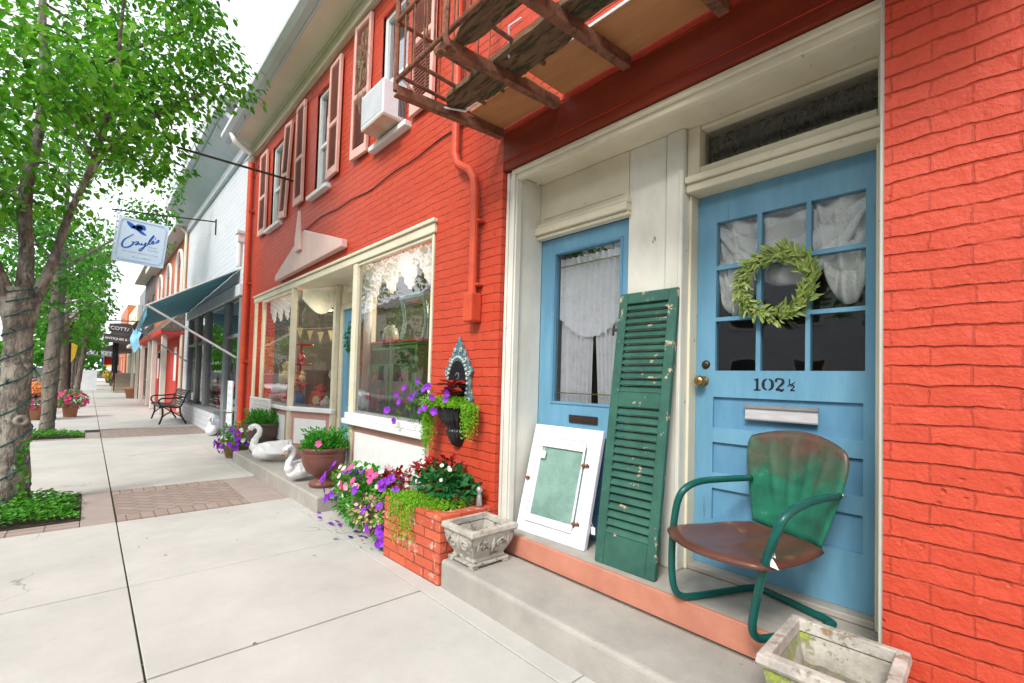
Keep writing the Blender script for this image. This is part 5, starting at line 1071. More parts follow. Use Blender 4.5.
for nm, c, mt_, lb_, r_ in (('pink_toy', (2.42, 7.56, 1.24), CORAL, 'coral pink soft toy on the lowest tier of the red stand', .075), ('straw_figure', (2.36, 7.95, 1.24), CYB, 'straw yellow fluffy figure left of the red stand', .13), ('cream_vase', (2.38, 7.30, 1.25), CYB, 'small cream vase on the lowest tier of the red stand', .05), ('red_toy', (2.42, 7.5, 1.56), CR, 'small red toy on the middle tier of the red stand', .06)):
    k = MB(); k.sph(c, r_, 14, 9, 1, 1, 1.1); k.sph((c[0], c[1], c[2]+r_*1.5), r_*.62, 12, 8); k.sph((c[0]-.02, c[1]+r_*.8, c[2]), r_*.35, 8, 6); k.sph((c[0]-.02, c[1]-r_*.8, c[2]), r_*.35, 8, 6); small(nm, k, mt_, lb_, 'ornament')
t = root('bunting', (2.5, 7.0, 2.0), 'string of small pale triangular flags inside the left window', 'bunting'); k = MB()
for i in range(7):
    a = V((2.35+.08*i, 8.0-.22*i, 2.02+.05*math.cos(i))); k.add([a, a+V((.05, -.14, 0)), a+V((.025, -.07, -.17))], [(0, 1, 2)])
k.build('pennants', CYB, t); k = MB(); k.tube([(2.3, 8.1, 2.03), (2.9, 6.4, 2.02)], .003, 4); k.build('string', WHITE, t)
k = MB(); k.box(2.5, 2.75, 7.1, 7.5, .85, 1.35); k.box(2.48, 2.77, 7.08, 7.52, 1.35, 1.38); small('display_table', k, pm('dark_wood', (.12, .06, .04)), 'small dark wooden display table behind the red stand', 'table', False)
t = root('door_wreath', (2.48, 5.8, 1.75), 'dark green wreath on the recessed blue shop door', 'wreath'); k = MB()
for i in range(200): a = rnd(0, 6.28); k.leaf(V((2.475, 5.8+.15*math.cos(a), 1.78+.15*math.sin(a))), rv(), V((-1, 0, 0)), .05, .025)
k.build('leaves', LEAF_D, t)

# ================================================================== NEIGHBOURING BUILDINGS
def facade(name, label, x, y0, y1, ztop, mat, wins, depth=8, zb=-.1, wmat=WHITE, hol=None):
    t = root(name, (x+.2, (y0+y1)/2, 0), label, 'building'); hs = [(a, b, c, d) for a, b, c, d in wins]+(hol or [])
    holes_wall(MB(), x, x+.3, y0, y1, zb, ztop, hs).build('wall', mat, t)
    k = MB(); k.box(x+.301, x+depth, y0, y0+.2, zb, ztop-.01); k.box(x+.301, x+depth, y1-.2, y1, zb, ztop-.01); k.box(x+.301, x+depth, y0+.201, y1-.201, ztop-.2, ztop-.01); split(k, 'side_wall', mat, t)
    for a, b, c, d in wins:
        k = MB(); frame(k, x+.05, x+.12, a, b, c, d, .06); k.box(x+.06, x+.11, a+.06, b-.06, (c+d)/2-.025, (c+d)/2+.025); f_ = k.build('window', wmat, t)
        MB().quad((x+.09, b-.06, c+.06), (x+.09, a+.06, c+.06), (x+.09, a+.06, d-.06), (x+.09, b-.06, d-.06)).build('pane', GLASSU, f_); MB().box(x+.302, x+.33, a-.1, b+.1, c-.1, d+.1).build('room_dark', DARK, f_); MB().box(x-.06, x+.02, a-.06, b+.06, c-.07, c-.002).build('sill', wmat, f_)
    return t
# white painted building with the teal awning
wbd = facade('white_brick_shop', 'white painted brick shop with grey shopfront and wide grey cornice', 2.1, 9.72, 17.0, 5.52, WHB, [], hol=[(9.95, 16.2, -.1, 3.0)])
k = MB(); k.box(2.03, 2.2, 9.72, 17.02, 5.521, 5.72); k.prism([(2.05, 9.74, 5.72), (1.62, 9.74, 6.0), (1.62, 9.74, 6.05), (2.3, 9.74, 6.05)], (0, 7.3, 0)); k.box(1.50, 1.66, 9.72, 17.06, 6.052, 6.22); k.prism([(1.5, 9.72, 6.222), (6, 9.72, 7.6), (6, 9.72, 7.7), (1.48, 9.72, 6.28)], (0, 7.36, 0)); split(k, 'cornice', GREYL, wbd, bevel=.01)
k = MB(); k.box(2.04, 2.10, 9.90, 16.3, 2.78, 3.0); split(k, 'shop_lintel', GREYL, wbd)
k = MB()
for a, b in ((9.95, 10.1), (11.15, 11.4), (13.3, 13.6), (14.6, 14.8), (16.0, 16.2)): k.box(2.08, 2.2, a, b, .0, 2.78)
k.box(2.09, 2.19, 10.1, 11.15, .0, .55); k.box(2.09, 2.19, 10.1, 11.15, 2.0, 2.07); k.box(2.09, 2.19, 14.8, 16.0, 2.0, 2.07); k.box(2.09, 2.19, 14.8, 16.0, .0, .5); k.box(2.09, 2.19, 13.6, 14.6, 2.0, 2.07); k.box(2.09, 2.19, 13.6, 14.6, .0, .5); split(k, 'shopfront_post', GREYP, wbd, bevel=.008)
k = MB(); k.box(1.98, 2.085, 11.42, 16.2, .0, .45); split(k, 'white_base', WHB, wbd); k = MB(); k.box(1.96, 2.15, 11.38, 16.22, .452, .50); split(k, 'base_sill', GREYP, wbd)
for a, b in ((10.1, 11.15), (11.4, 13.3), (13.6, 14.6), (14.8, 16.0)): MB().quad((2.14, b, .5), (2.14, a, .5), (2.14, a, 2.78), (2.14, b, 2.78)).build('shop_pane', GLASS, wbd)
k = MB(); k.quad((4.2, 9.9, 0), (4.2, 16.5, 0), (4.2, 16.5, 3.1), (4.2, 9.9, 3.1)); k.quad((2.3, 9.92, 0), (4.2, 9.92, 0), (4.2, 9.92, 3.1), (2.3, 9.92, 3.1)); k.quad((2.3, 16.5, 0), (4.2, 16.5, 0), (4.2, 16.5, 3.1), (2.3, 16.5, 3.1)); k.quad((2.2, 9.9, .2), (4.2, 9.9, .2), (4.2, 16.5, .2), (2.2, 16.5, .2)); k.build('shop_room', DARK, wbd)
k = MB(); k.tube([(2.0, 9.85, 3.3), (2.0, 9.85, 3.75)], .05, 10); k.box(1.95, 2.09, 9.77, 9.93, 3.75, 3.9); k.box(1.93, 2.095, 9.75, 9.95, 3.9, 3.95); k.build('leader_head', WHITE, wbd)
for i, (yy, zz, c_, m_) in enumerate(((12.2, .55, 'blue', CB), (12.7, .55, 'red', CR), (15.4, .6, 'yellow', CY))):
    small(c_+'_display_box', MB().box(2.3, 2.6, yy, yy+.35, .2, zz+.3+i*.1), m_, c_+' display box behind the glass of the grey shopfront', 'box', False)
k = MB(); k.box(2.17, 2.9, 11.5, 13.2, 1.0, 1.04); k.box(2.3, 2.5, 11.7, 12.0, 1.045, 1.5); k.box(2.3, 2.55, 12.5, 12.9, 1.045, 1.35); small('display_shelf', k, pm('pale_shelf', (.5, .5, .5)), 'pale display shelf behind the wide pane of the grey shopfront', 'shelf', False)
ps = root('poster', (2.02, 10.3, .25), 'tall white and pale blue poster board at the near end of the grey shopfront', 'poster'); MB().box(2.03, 2.05, 10.1, 10.5, .30, 1.15).build('board', CW2, ps); k = MB(); 
for i in range(5): ribbon(k, [(0, 0), (.08, .05), (.16, -.02), (.24, .04)], .02, (2.029, 10.42, 1.0-i*.15), (0, -1, 0), (0, 0, 1), (-1, 0, 0), .001)
k.build('poster_print', LB, ps)
gp = root('goose_figure', (1.93, 11.3, 0), 'white goose ornament on the pavement beside the grey shopfront', 'goose figure'); k = MB(); k.sph((1.93, 11.3, .11), .11, 14, 9, 1, 1.5, 1); k.tube(smooth_path([(1.93, 11.42, .13), (1.93, 11.48, .24), (1.92, 11.45, .33), (1.90, 11.38, .34)], 4), [.045]*4+[.028]*4+[.03]*4+[.012], 10); k.build('body', SWAN, gp, smooth=True)
k = MB(); k.box(1.74, 1.98, 9.3, 9.75, .003, .02); tag(k.build('door_mat', TERRA), 'small brown mat on the pavement at the corner rain pipe', 'mat')
k = MB(); k.box(1.80, 1.83, 9.55, 9.60, 0, .62); k.box(1.79, 2.0, 9.56, 9.59, .58, .60); small('grey_post', k, GREYP, 'short grey post at the corner beyond the rain pipe', 'post', False)

# teal awning
aw = root('teal_awning', (2.08, 13.2, 3.4), 'teal striped canvas awning over the grey shopfront', 'awning')
A0, A1 = V((2.09, 10.2, 3.33)), V((2.09, 16.3, 3.05)); F0, F1 = V((.70, 10.15, 2.43)), V((.93, 16.2, 2.43))
k = MB(); k.grid(lambda u, v: A0.lerp(A1, u).lerp(F0.lerp(F1, u), v)-V((0, 0, .006*math.sin(u*40))), 40, 10); k.build('canvas', AWN, aw, smooth=True, solid=.01)
k = MB(); k.grid(lambda u, v: F0.lerp(F1, u)-V((0, 0, v*(.18+.02*math.sin(u*60)))), 60, 2); k.build('valance', AWN, aw)
k = MB(); k.tube([F0, F1], .022, 8); k.tube([F0, (2.08, 10.15, 1.60)], .020, 8); k.tube([F1, (2.08, 16.25, 1.60)], .02, 8); k.tube([A0, F0], .015, 6); split(k, 'awning_arm', GREYL, aw)
k = MB(); k.grid(lambda u, v: (1.05-.15*u+.03*math.sin(v*8), 16.9+.9*u, 2.55-.65*v+.08*math.sin(u*7)), 12, 10); tag(k.build('blue_flag', LB, smooth=True), 'light blue cloth flag hanging at the far end of the teal awning', 'flag')

# hanging shop sign
Pn = ((2.1, 12.82, 4.82))
hs_ = root('hanging_sign', (.75, 12.82, 3.55), 'white square shop sign with blue script and hat emblem hanging over the pavement', 'sign')
C0 = V((.35, 12.82, 4.56)); Ux = V((.995, 0, -.035)).normalized(); Uz = V((.085, 0, .995)).normalized(); SW, SH = .86, .96
def sp(a, b, o=0): return C0+Ux*(a*SW)+Uz*(-b*SH)+V((0, -o, 0))
ck = .07
outl = [(0, 0), (1, 0), (1, 1), (0, 1)]
MB().prism([sp(a, b, -.02) for a, b in outl], (0, -.04, 0)).build('board', pm('sign_white', (.62, .70, .82), (.60, .67, .78), rough=.5), hs_)
SB = plain('sign_blue', (.02, .12, .50)); SBG = plain('sign_pale_blue', (.25, .38, .62)); SGR = plain('sign_grey_text', (.38, .42, .50))
k = MB(); bd = [(.10, .05), (.88, .05), (.95, .12), (.95, .88), (.88, .95), (.10, .95), (.05, .88), (.05, .12), (.10, .05)]
for (a, b), (c, d) in zip(bd[:-1], bd[1:]): k.bar(sp(a, b, .0225), sp(c, d, .0225), .004, .012, (0, 1, 0))
k.build('border_line', SBG, hs_)
def spx(px, py): return ((px-130)/425.0-(py-130)*25/425/425.0*1.0, (py-130-(px-130)*.07)/425.0)
def stroke(k, pts, w):
    q = [spx(*p) for p in pts]; w = [x*1.5 for x in w] if isinstance(w, list) else w*1.5; ribbon(k, [(a*SW, -b*SH) for a, b in q], w, C0+V((0, -.0205, 0)), Ux, Uz, (0, -1, 0), .003)
k = MB()
stroke(k, [(278, 290), (245, 318), (213, 355), (203, 395), (212, 420), (238, 426), (268, 412), (288, 385), (290, 366), (276, 362)], [.008, .012, .018, .022, .022, .02, .022, .018, .012, .008])
stroke(k, [(276, 362), (292, 370), (312, 360), (330, 358), (322, 374), (308, 386), (318, 390), (338, 372), (340, 382), (352, 386)], [.008, .012, .014, .014, .014, .012, .01, .014, .012, .01])
stroke(k, [(352, 386), (360, 366), (362, 382), (378, 378), (392, 355)], .012); stroke(k, [(394, 356), (384, 400), (366, 436), (350, 440), (352, 424), (380, 402), (404, 380)], [.014, .016, .018, .012, .01, .01, .01])
stroke(k, [(404, 380), (424, 330), (444, 285), (438, 278), (424, 310), (414, 350), (420, 366), (434, 358)], [.012, .016, .016, .012, .014, .016, .012, .01]); stroke(k, [(434, 358), (448, 346), (456, 334), (444, 330), (438, 350), (448, 360), (464, 350)], .012)
stroke(k, [(464, 296), (460, 312)], .009); stroke(k, [(468, 350), (486, 318), (494, 316), (492, 336), (478, 348)], [.01, .012, .014, .012, .01])
k.build('sign_script', SB, hs_)
k = MB(); stroke(k, [(200, 175), (225, 195), (255, 218), (262, 235)], [.01, .05, .06, .04]); stroke(k, [(255, 215), (300, 240), (345, 268), (380, 286)], [.05, .035, .04, .01]); stroke(k, [(275, 212), (300, 208), (335, 215), (345, 240)], [.03, .06, .075, .05]); stroke(k, [(285, 222), (310, 225), (335, 235)], [.05, .08, .06]); k.build('hat_emblem', SB, hs_)
def sptext(body, px, py, size, nm):
    a, b = spx(px, py); text_mesh(nm, body, size, SGR, hs_, C0+Ux*(a*SW)-Uz*(b*SH)+V((0, -.021, 0)), Ux, Uz, .001)
sptext('Gently', 460, 405, .055, 'sign_text'); sptext('Womens', 465, 435, .055, 'sign_text'); sptext('AND OLDER VINTAGE CLOTHES', 365, 475, .042, 'sign_text'); sptext('BY A. CHERRY', 385, 520, .05, 'sign_text')
k = MB(); k.tube([(2.1, 12.82, 4.86), (.22, 12.82, 4.66)], .016, 8); k.tube([(2.09, 12.82, 4.92), (2.09, 12.82, 4.55)], .02, 8); split(k, 'sign_arm', DKMET, hs_)
k = MB(); k.tube([sp(.05, 0), sp(.04, -.10)], .006, 6); k.tube([sp(.95, 0), sp(.95, -.16)], .006, 6); k.bar(sp(-.035, -.05, 0), sp(-.005, 1.02, 0), .02, .03, (0, 1, 0)); split(k, 'sign_hanger', GREYL, hs_)

# orange brick building with pent roof
ob = facade('orange_brick_house', 'orange brick house with white arched windows and a shingled pent roof over red doors', 2.15, 17.02, 27.0, 5.7, ORB, [(18.4, 19.5, 3.7, 5.1), (21.2, 22.3, 3.7, 5.1), (24.0, 25.1, 3.7, 5.1)])
k = MB(); k.prism([(1.75, 17.0, 5.7), (1.75, 17.0, 5.9), (4, 17.0, 6.5), (4, 17.0, 5.7)], (0, 10.02, 0)); k.build('cornice', GREYL, ob)
k = MB()
for a, b in ((18.4, 19.5), (21.2, 22.3), (24.0, 25.1)): k.tube(smooth_path([(2.12, a-.08, 3.6), (2.12, a-.08, 4.9), (2.12, (a+b)/2, 5.35), (2.12, b+.08, 4.9), (2.12, b+.08, 3.6)], 6), .06, 6)
split(k, 'window_arch', WHITE, ob)
k = MB(); k.tube([(2.05, 17.1, .1), (2.05, 17.1, 5.5), (1.9, 17.2, 5.7)], .05, 8); k.build('downspout', CREAM, ob)
k = MB(); k.prism([(1.55, 17.05, 2.50), (1.55, 17.05, 2.55), (2.15, 17.05, 3.25), (2.15, 17.05, 2.50)], (0, 9.9, 0)); k.build('pent_roof', SHING, ob); k = MB(); k.box(1.53, 1.548, 17.05, 26.95, 2.42, 2.57); k.box(1.55, 2.15, 17.05, 26.95, 2.42, 2.49); k.build('pent_fascia', REDP, ob)
k = MB(); 
for yy in (17.5, 20.2, 21.8, 25.0): k.box(1.60, 1.74, yy, yy+.14, .02, 2.42)
split(k, 'porch_post', CREAMW, ob, bevel=.01)
k = MB(); k.box(2.11, 2.149, 17.4, 26.5, 0, 2.4); k.build('red_shopfront', REDP, ob)
for a in (18.3, 20.9, 23.3, 25.2): f_ = MB().box(2.09, 2.109, a, a+.75, .1, 2.2).build('door', REDP, ob); MB().box(2.08, 2.089, a+.12, a+.63, 1.0, 2.1).build('pane', CW2, f_)
k = MB(); k.tube([(2.1, 20.6, 2.0), (1.9, 20.6, 2.05), (1.85, 20.6, 1.95)], .015, 6); k.box(1.80, 1.90, 20.55, 20.65, 1.75, 1.95); k.build('wall_lamp', BLK, ob)
# dark timber building and the ones beyond
db = facade('dark_timber_house', 'dark brown timber fronted house beyond the orange brick one', 2.2, 27.05, 33.3, 6.1, CHAR, [(28.0, 28.9, 3.6, 5.0), (30.6, 31.5, 3.6, 5.0), (28.2, 29.6, .9, 2.3)])
k = MB(); k.box(1.7, 2.3, 27.0, 33.4, 6.1, 6.3); k.box(1.5, 2.3, 27.1, 33.2, 2.5, 2.65); k.box(1.6, 1.7, 27.4, 27.5, 0, 2.5); k.box(1.6, 1.7, 30.4, 30.5, 0, 2.5); split(k, 'balcony_timber', CREAMW, db)
k = MB()
for i in range(24): k.box(1.56, 1.58, 27.1+i*.25, 27.14+i*.25, 2.66, 3.5)
k.box(1.54, 1.6, 27.1, 33.2, 3.5, 3.56); k.build('balcony_rail', CHAR, db)
hb = facade('grey_porch_house', 'grey house with a raised porch and wooden steps far along the pavement', 2.6, 35.0, 44.0, 6.8, GREYP, [(36, 37.2, 1.9, 3.3), (39, 40.2, 1.9, 3.3), (37, 38, 4.4, 5.8), (40.5, 41.5, 4.4, 5.8)])
k = MB()
for i in range(6): k.box(1.05+.02*i, 2.59, 34.6+.33*i, 37.5, -.1+(0 if i == 0 else .2*i-.1+.001), .2*i+.1)
k.build('porch_steps', pm('tan_step_boards', (.42, .35, .27), (.36, .29, .22), rough=.8), hb, bevel=.01)
k = MB(); k.box(1.2, 2.59, 37.51, 43.5, .9, 1.1); k.box(1.0, 2.6, 36.3, 43.8, 3.45, 3.6); k.prism([(.75, 36.2, 3.2), (.95, 36.2, 3.62), (2.6, 36.2, 4.1), (2.6, 36.2, 3.6)], (0, 7.7, 0)); split(k, 'porch_roof', ROOF, hb)
k = MB()
for yy in (37.6, 40.5, 43.3): k.box(1.2, 1.32, yy, yy+.12, 1.1, 3.45)
for yy in (34.7, 36.3): k.tube([(1.1, yy, .1), (1.1, yy, 1.9)], .03, 6)
k.bar((1.1, 34.7, 1.0), (1.1, 36.3, 1.9), .05, .05); split(k, 'porch_post', IRON, hb)
sg = root('dark_hanging_sign', (1.35, 33.8, 3.0), 'dark brown hanging sign with white lettering beyond the white sign', 'sign')
k = MB(); k.prism([(.55, 33.8, 2.85), (2.05, 33.8, 2.70), (2.05, 33.8, 3.15), (.55, 33.8, 3.30)], (0, .08, 0)); k.prism([(.75, 33.8, 3.42), (2.05, 33.8, 3.30), (2.05, 33.8, 3.78), (1.5, 33.8, 3.92), (.75, 33.8, 3.85)], (0, .08, 0)); split(k, 'board', CHAR, sg)
k = MB(); k.tube([(2.2, 33.85, 4.1), (.5, 33.85, 4.0)], .03, 6); k.build('sign_arm', IRON, sg)
text_mesh('sign_text', 'COTTAGE', .26, CW2, sg, (1.4, 33.79, 3.5), (1, 0, -.09), (0, 0, 1), .004, bold=.006); text_mesh('sign_text', 'ANTIQUES & GIFTS', .17, CW2, sg, (1.3, 33.79, 2.95), (1, 0, -.09), (0, 0, 1), .004, bold=.006)
ma = root('market_awning', (1.6, 46, 2.6), 'dark awning with white MARKET lettering far along the pavement', 'awning'); k = MB(); k.prism([(.35, 44.5, 2.55), (.35, 44.5, 2.75), (2.6, 44.5, 3.7), (2.6, 44.5, 2.7)], (0, 5.5, 0)); k.build('canvas', CHAR, ma); k = MB(); k.prism([(-.4, 44.4, 2.35), (1.5, 44.4, 2.2), (1.5, 44.4, 2.62), (-.4, 44.4, 2.77)], (0, .05, 0)); k.build('sign_board', plain('grey_sign', (.30, .33, .36)), ma)
text_mesh('sign_text', 'MARKET', .36, CW2, ma, (.55, 44.38, 2.37), (1, 0, -.08), (0, 0, 1), .004, bold=.012)
far_specs = [('cream_far_house', 'cream far off house past the dark awning', 2.5, 44.1, 54, 6.2, CREAM), ('pink_brick_far_house', 'pinkish brick far off house near the end of the row', 2.4, 54.1, 66, 7.2, ORB), ('white_far_house', 'white house at the far end of the row of shops', 2.3, 66.1, 80, 6.4, WHITE), ('grey_far_house', 'pale grey house last in the row of shops', 2.3, 80.1, 100, 7.5, GREYL)]
for nm, lb_, x_, a, b, z_, m_ in far_specs: facade(nm, lb_, x_, a, b, z_, m_, [(a+1.5, a+2.6, 3.9, 5.4), (a+4.5, a+5.6, 3.9, 5.4), (a+7.2, a+8.3, 3.9, 5.4), (a+2, a+4.2, .8, 2.6), (a+6, a+8.2, .8, 2.6)])
for i, (x_, yy, z_, m_, lb_) in enumerate([(.9, 50, 2.2, CR, 'small red flag hanging over the far pavement'), (1.0, 56, 2.1, CY, 'small yellow flag hanging over the far pavement'), (.9, 61, 2.2, CB, 'small blue flag hanging over the far pavement'), (1.0, 52.5, 3.0, LB, 'pale blue banner above the red and yellow flags'), (.8, 58, 3.1, WHITE, 'white banner hanging above the far flags')]):
    t = root('shop_flag', (2.3, yy, z_), lb_, 'flag', 'flags along the far shops'); MB().grid(lambda u, v: (x_+.9*u, yy+.1*math.sin(u*6), z_+.3-.8*v), 8, 3).build('cloth', m_, t, solid=.02); MB().tube([(2.4, yy, z_+.5), (x_, yy, z_+.33)], .02, 6).build('flagpole', WHITE, t)
for i, (x_, yy, lb_) in enumerate([(1.5, 49, 'dark green planter with yellow flowers outside the far shops'), (1.55, 43.0, 'dark planter with red flowers beside the wooden steps'), (1.5, 60, 'small far planter with orange flowers past the yellow ones')]):
    t = root('far_planter', (x_, yy, 0), lb_, 'planter', 'planters outside the far shops'); MB().lathe([(0, 0), (.2, 0), (.3, .5), (.25, .5)], (x_, yy, 0), 12).build('pot', CHAR, t); k = MB(); foliage(k, (x_, yy, .8), (.5, .5, .4), 200, .12, .08); k.build('foliage', LEAF_P, t); k = MB(); blossoms(k, (x_, yy, .85), (.5, .5, .4), 50, .09); k.build('blossom_mass', (leafmat('yellow_petals', [(.8, .6, .03), (.75, .5, .02)]), LEAF_R, ORPET)[i], t)
tp2 = root('terracotta_pot', (1.55, 28.0, 0), 'plain terracotta pot on the pavement before the wooden steps', 'pot'); MB().lathe([(0, 0), (.20, 0), (.28, .42), (.31, .42), (.31, .52), (.26, .52), (.22, .4)], (1.55, 28, 0), 20).build('pot', TERRA, tp2, smooth=True)
af = root('sandwich_board', (-.1, 40, 0), 'white sandwich board standing on the pavement far beyond the trees', 'sign'); k = MB(); k.prism([(-.45, 39.7, 0), (.42, 39.7, 0), (.42, 39.95, 1.25), (-.45, 39.95, 1.25)], (0, .03, 0)); k.prism([(-.45, 40.25, 0), (.42, 40.25, 0), (.42, 40.0, 1.25), (-.45, 40.0, 1.25)], (0, .03, 0)); split(k, 'board', CW2, af)

# street bench -----------------------------------------------------------------
bn = root('iron_bench', (1.6, 14.9, 0), 'black slatted metal bench with scroll arms facing the street', 'bench')
k = MB()
prof_s = [(1.28, .42), (1.33, .455), (1.42, .45), (1.55, .43), (1.66, .42), (1.72, .46), (1.76, .56), (1.80, .70), (1.84, .80), (1.88, .84)]
for (xa, za_), (xb, zb_) in zip(prof_s[:-1], prof_s[1:]):
    n = max(1, int(math.hypot(xb-xa, zb_-za_)/.05))
    for i in range(n):
        u = (i+.5)/n; k.bar((xa+(xb-xa)*u, 13.95, za_+(zb_-za_)*u), (xa+(xb-xa)*u, 15.75, za_+(zb_-za_)*u), .043, .016, (-(zb_-za_), 0, (xb-xa)))
k.build('slats', IRON, bn)
for yy in (13.93, 15.77):
    k = MB(); k.tube([(x_, yy, z_) for x_, z_ in prof_s], .02, 6); k.tube(smooth_path([(1.34, yy, .44), (1.36, yy, .25), (1.30, yy, .02)], 4), .022, 6); k.tube(smooth_path([(1.70, yy, .44), (1.72, yy, .25), (1.84, yy, .02)], 4), .022, 6); k.tube(smooth_path([(1.36, yy, .2), (1.53, yy, .32), (1.72, yy, .2)], 5), .016, 6)
    k.tube(smooth_path([(1.32, yy, .45), (1.27, yy, .56), (1.33, yy, .64), (1.55, yy, .65), (1.80, yy, .68)], 4), .02, 6); k.build('end_frame', IRON, bn, smooth=True)

# ------------------------------------------------------------------ TREES
def tree(name, loc, trunk, limbs, crown, ntips, nleaf, lsize, label, bark, leafm, seed, reject=None, wires=True, cl=.33, group='street trees with light strings', extra=None):
    random.seed(seed); t = root(name, loc, label, 'tree', group); L0 = V(loc); k = MB()
    tp_ = smooth_path([L0+V(p[:3]) for p in trunk], 6); rr_ = []
    for i in range(len(trunk)-1):
        for q in range(6): rr_.append(trunk[i][3]+(trunk[i+1][3]-trunk[i][3])*q/6)
    rr_.append(trunk[-1][3]); 
    # lumpy bark surface
    n = 18; tmp = MB(); tmp.tube(tp_, rr_, n)
    def lump(p): 
        q = V(p); return q+V((noise.noise(q*5), noise.noise(q*5+V((7, 0, 0))), 0))*.035*min(1, rr_[0]*6)
    k.add([lump(p) for p in tmp.v], tmp.f); k.build('trunk', bark, t, smooth=True)
    pts = [(p, r_) for p, r_ in zip(tp_, rr_)][len(tp_)//2:]; lb = MB()
    for lm in limbs:
        P_ = smooth_path([L0+V(p[:3]) for p in lm], 6); r_ = []
        for i in range(len(lm)-1):
            for q in range(6): r_.append(lm[i][3]+(lm[i+1][3]-lm[i][3])*q/6)
        r_.append(lm[-1][3]); r_ = [q*.56 for q in r_]; lb.tube(P_, r_, 9); pts += list(zip(P_, r_))[3:]
    lv = MB(); C_, Rr = V(crown[0]), crown[1]; tips = 0; tries = 0
    while tips < ntips and tries < ntips*30:
        tries += 1; d = rv(); d = d.normalized()*(d.length**.45)
        p = L0+C_+V((d.x*Rr[0], d.y*Rr[1], d.z*Rr[2]))
        if extra and random.random() < .10: p = L0+V(extra[0])+V((d.x*extra[1][0], d.y*extra[1][1], d.z*extra[1][2]))
        if noise.noise(p*.8+V((seed, 0, 0))) < -.33: continue
        if reject and reject(p): continue
        bp_, br = min(pts, key=lambda a: (a[0]-p).length+max(0, a[0].z-p.z)*.6)
        if (bp_-p).length > 2.2: continue
        tips += 1; mid_ = bp_.lerp(p, .5)+V((0, 0, .12*(bp_-p).length)); tw_ = smooth_path([bp_, mid_, p], 4); lb.tube(tw_, [max(.004, min(br*.5, .018)*(1-i/len(tw_))) for i in range(len(tw_))], 4, cap=False)
        for _ in range(nleaf):
            u = random.random(); c = tw_[int((.35+.65*u)*(len(tw_)-1))] if random.random() < .3 else p; g_ = rv(); q = c+V((g_.x*cl, g_.y*cl, g_.z*cl*.62))
            if reject and reject(q): continue
            lv.leaf(q, V((g_.x, g_.y, -.55+rnd(-.5, .6))), V((rnd(-.6, .6), rnd(-.6, .6), 1)), lsize*rnd(.5, 1.25), lsize*rnd(.45, .9))
    lb.build('limbs', bark, t, smooth=True); lv.build('crown', leafm, t)
    if wires:
        w_ = MB(); P_ = []; tot = len(tp_)-1
        turns = int(trunk[-1][2]/.17)
        for i in range(turns*20):
            u = i/(turns*20); f_ = u*tot; j = int(f_); c = tp_[j].lerp(tp_[min(j+1, tot)], f_-j); r_ = (rr_[j]+(rr_[min(j+1, tot)]-rr_[j])*(f_-j))+.010
            a = i/20*2*math.pi; q = c+V((math.cos(a)*r_, math.sin(a)*r_, .03*math.sin(a*1.0+1)+.02*noise.noise(V((a*.3, seed, 0))))); e = lump(c+V((math.cos(a)*(r_-.008), math.sin(a)*(r_-.008), q.z-c.z))); P_.append(V((e.x, e.y, q.z)))
        w_.tube(P_, .006 if trunk[0][3] > .12 else .008, 5); 
        for i in range(0, len(P_)-1, 7): w_.tube([P_[i], P_[i]+V((rnd(-.04, .04), rnd(-.04, .02), rnd(.01, .04)))], .006, 5)
        w_.build('light_string', WIRE, t)
    return t
# lump() keeps the base fixed per world position so every trunk differs
def rej1(p):
    if p.x > .0 and p.z < 3.35+.35*max(0, p.x): return True
    if p.x > 1.55: return True
    if p.x > .9 and (p.y < 5.9 or p.z > 5.4 or p.z < 4.05): return True
    if p.y < 4.2 and p.x > -.3: return True
    return p.z < 2.75
t1 = tree('street_tree', (-.49, 6.42, 0), [(0, 0, -.05, .17), (0.0, 0, .15, .115), (-.01, 0, 1.0, .102), (-.02, 0, 1.7, .105), (-.02, 0, 2.05, .125)],
     [[(-.01, 0, 1.45, .13), (-.09, -.01, 1.9, .13), (-.22, -.05, 2.3, .10), (-.42, -.1, 2.9, .085), (-.75, -.2, 3.8, .06), (-1.2, -.3, 5.0, .03)],
      [(0, .0, 1.5, .13), (0, .03, 1.95, .13), (.0, .08, 2.4, .10), (-.03, .1, 3.0, .095), (.05, .15, 4.0, .07), (.0, .2, 5.2, .05), (.1, .3, 7.0, .02)],
      [(.0, 0, 1.45, .12), (.07, -.02, 1.9, .10), (.18, -.02, 2.3, .072), (.33, -.03, 3.0, .05), (.60, 0, 3.7, .038), (1.1, .0, 4.3, .03), (1.55, .0, 4.75, .012)],
      [(.05, .1, 4.0, .05), (.45, .1, 4.5, .035), (.95, .0, 5.0, .02), (1.4, -.1, 5.35, .010)],
      [(.34, -.03, 3.0, .05), (.55, -.5, 3.9, .035), (.6, -.9, 5.0, .015)],
      [(-.42, -.1, 2.9, .06), (-.6, .6, 3.8, .04), (-.6, 1.2, 5.0, .02)], [(-.75, -.2, 3.8, .05), (-1.4, -.6, 4.4, .03), (-2.0, -1.0, 4.9, .015)]],
     ((-.35, -.1, 4.95), (1.75, 2.0, 2.45)), 215, 80, .086, 'nearest street tree with forked grey trunk wrapped in a green light string', BARK, LEAF_T, 3, rej1, cl=.36, extra=((1.25, 0, 4.75), (.75, .6, .6)))
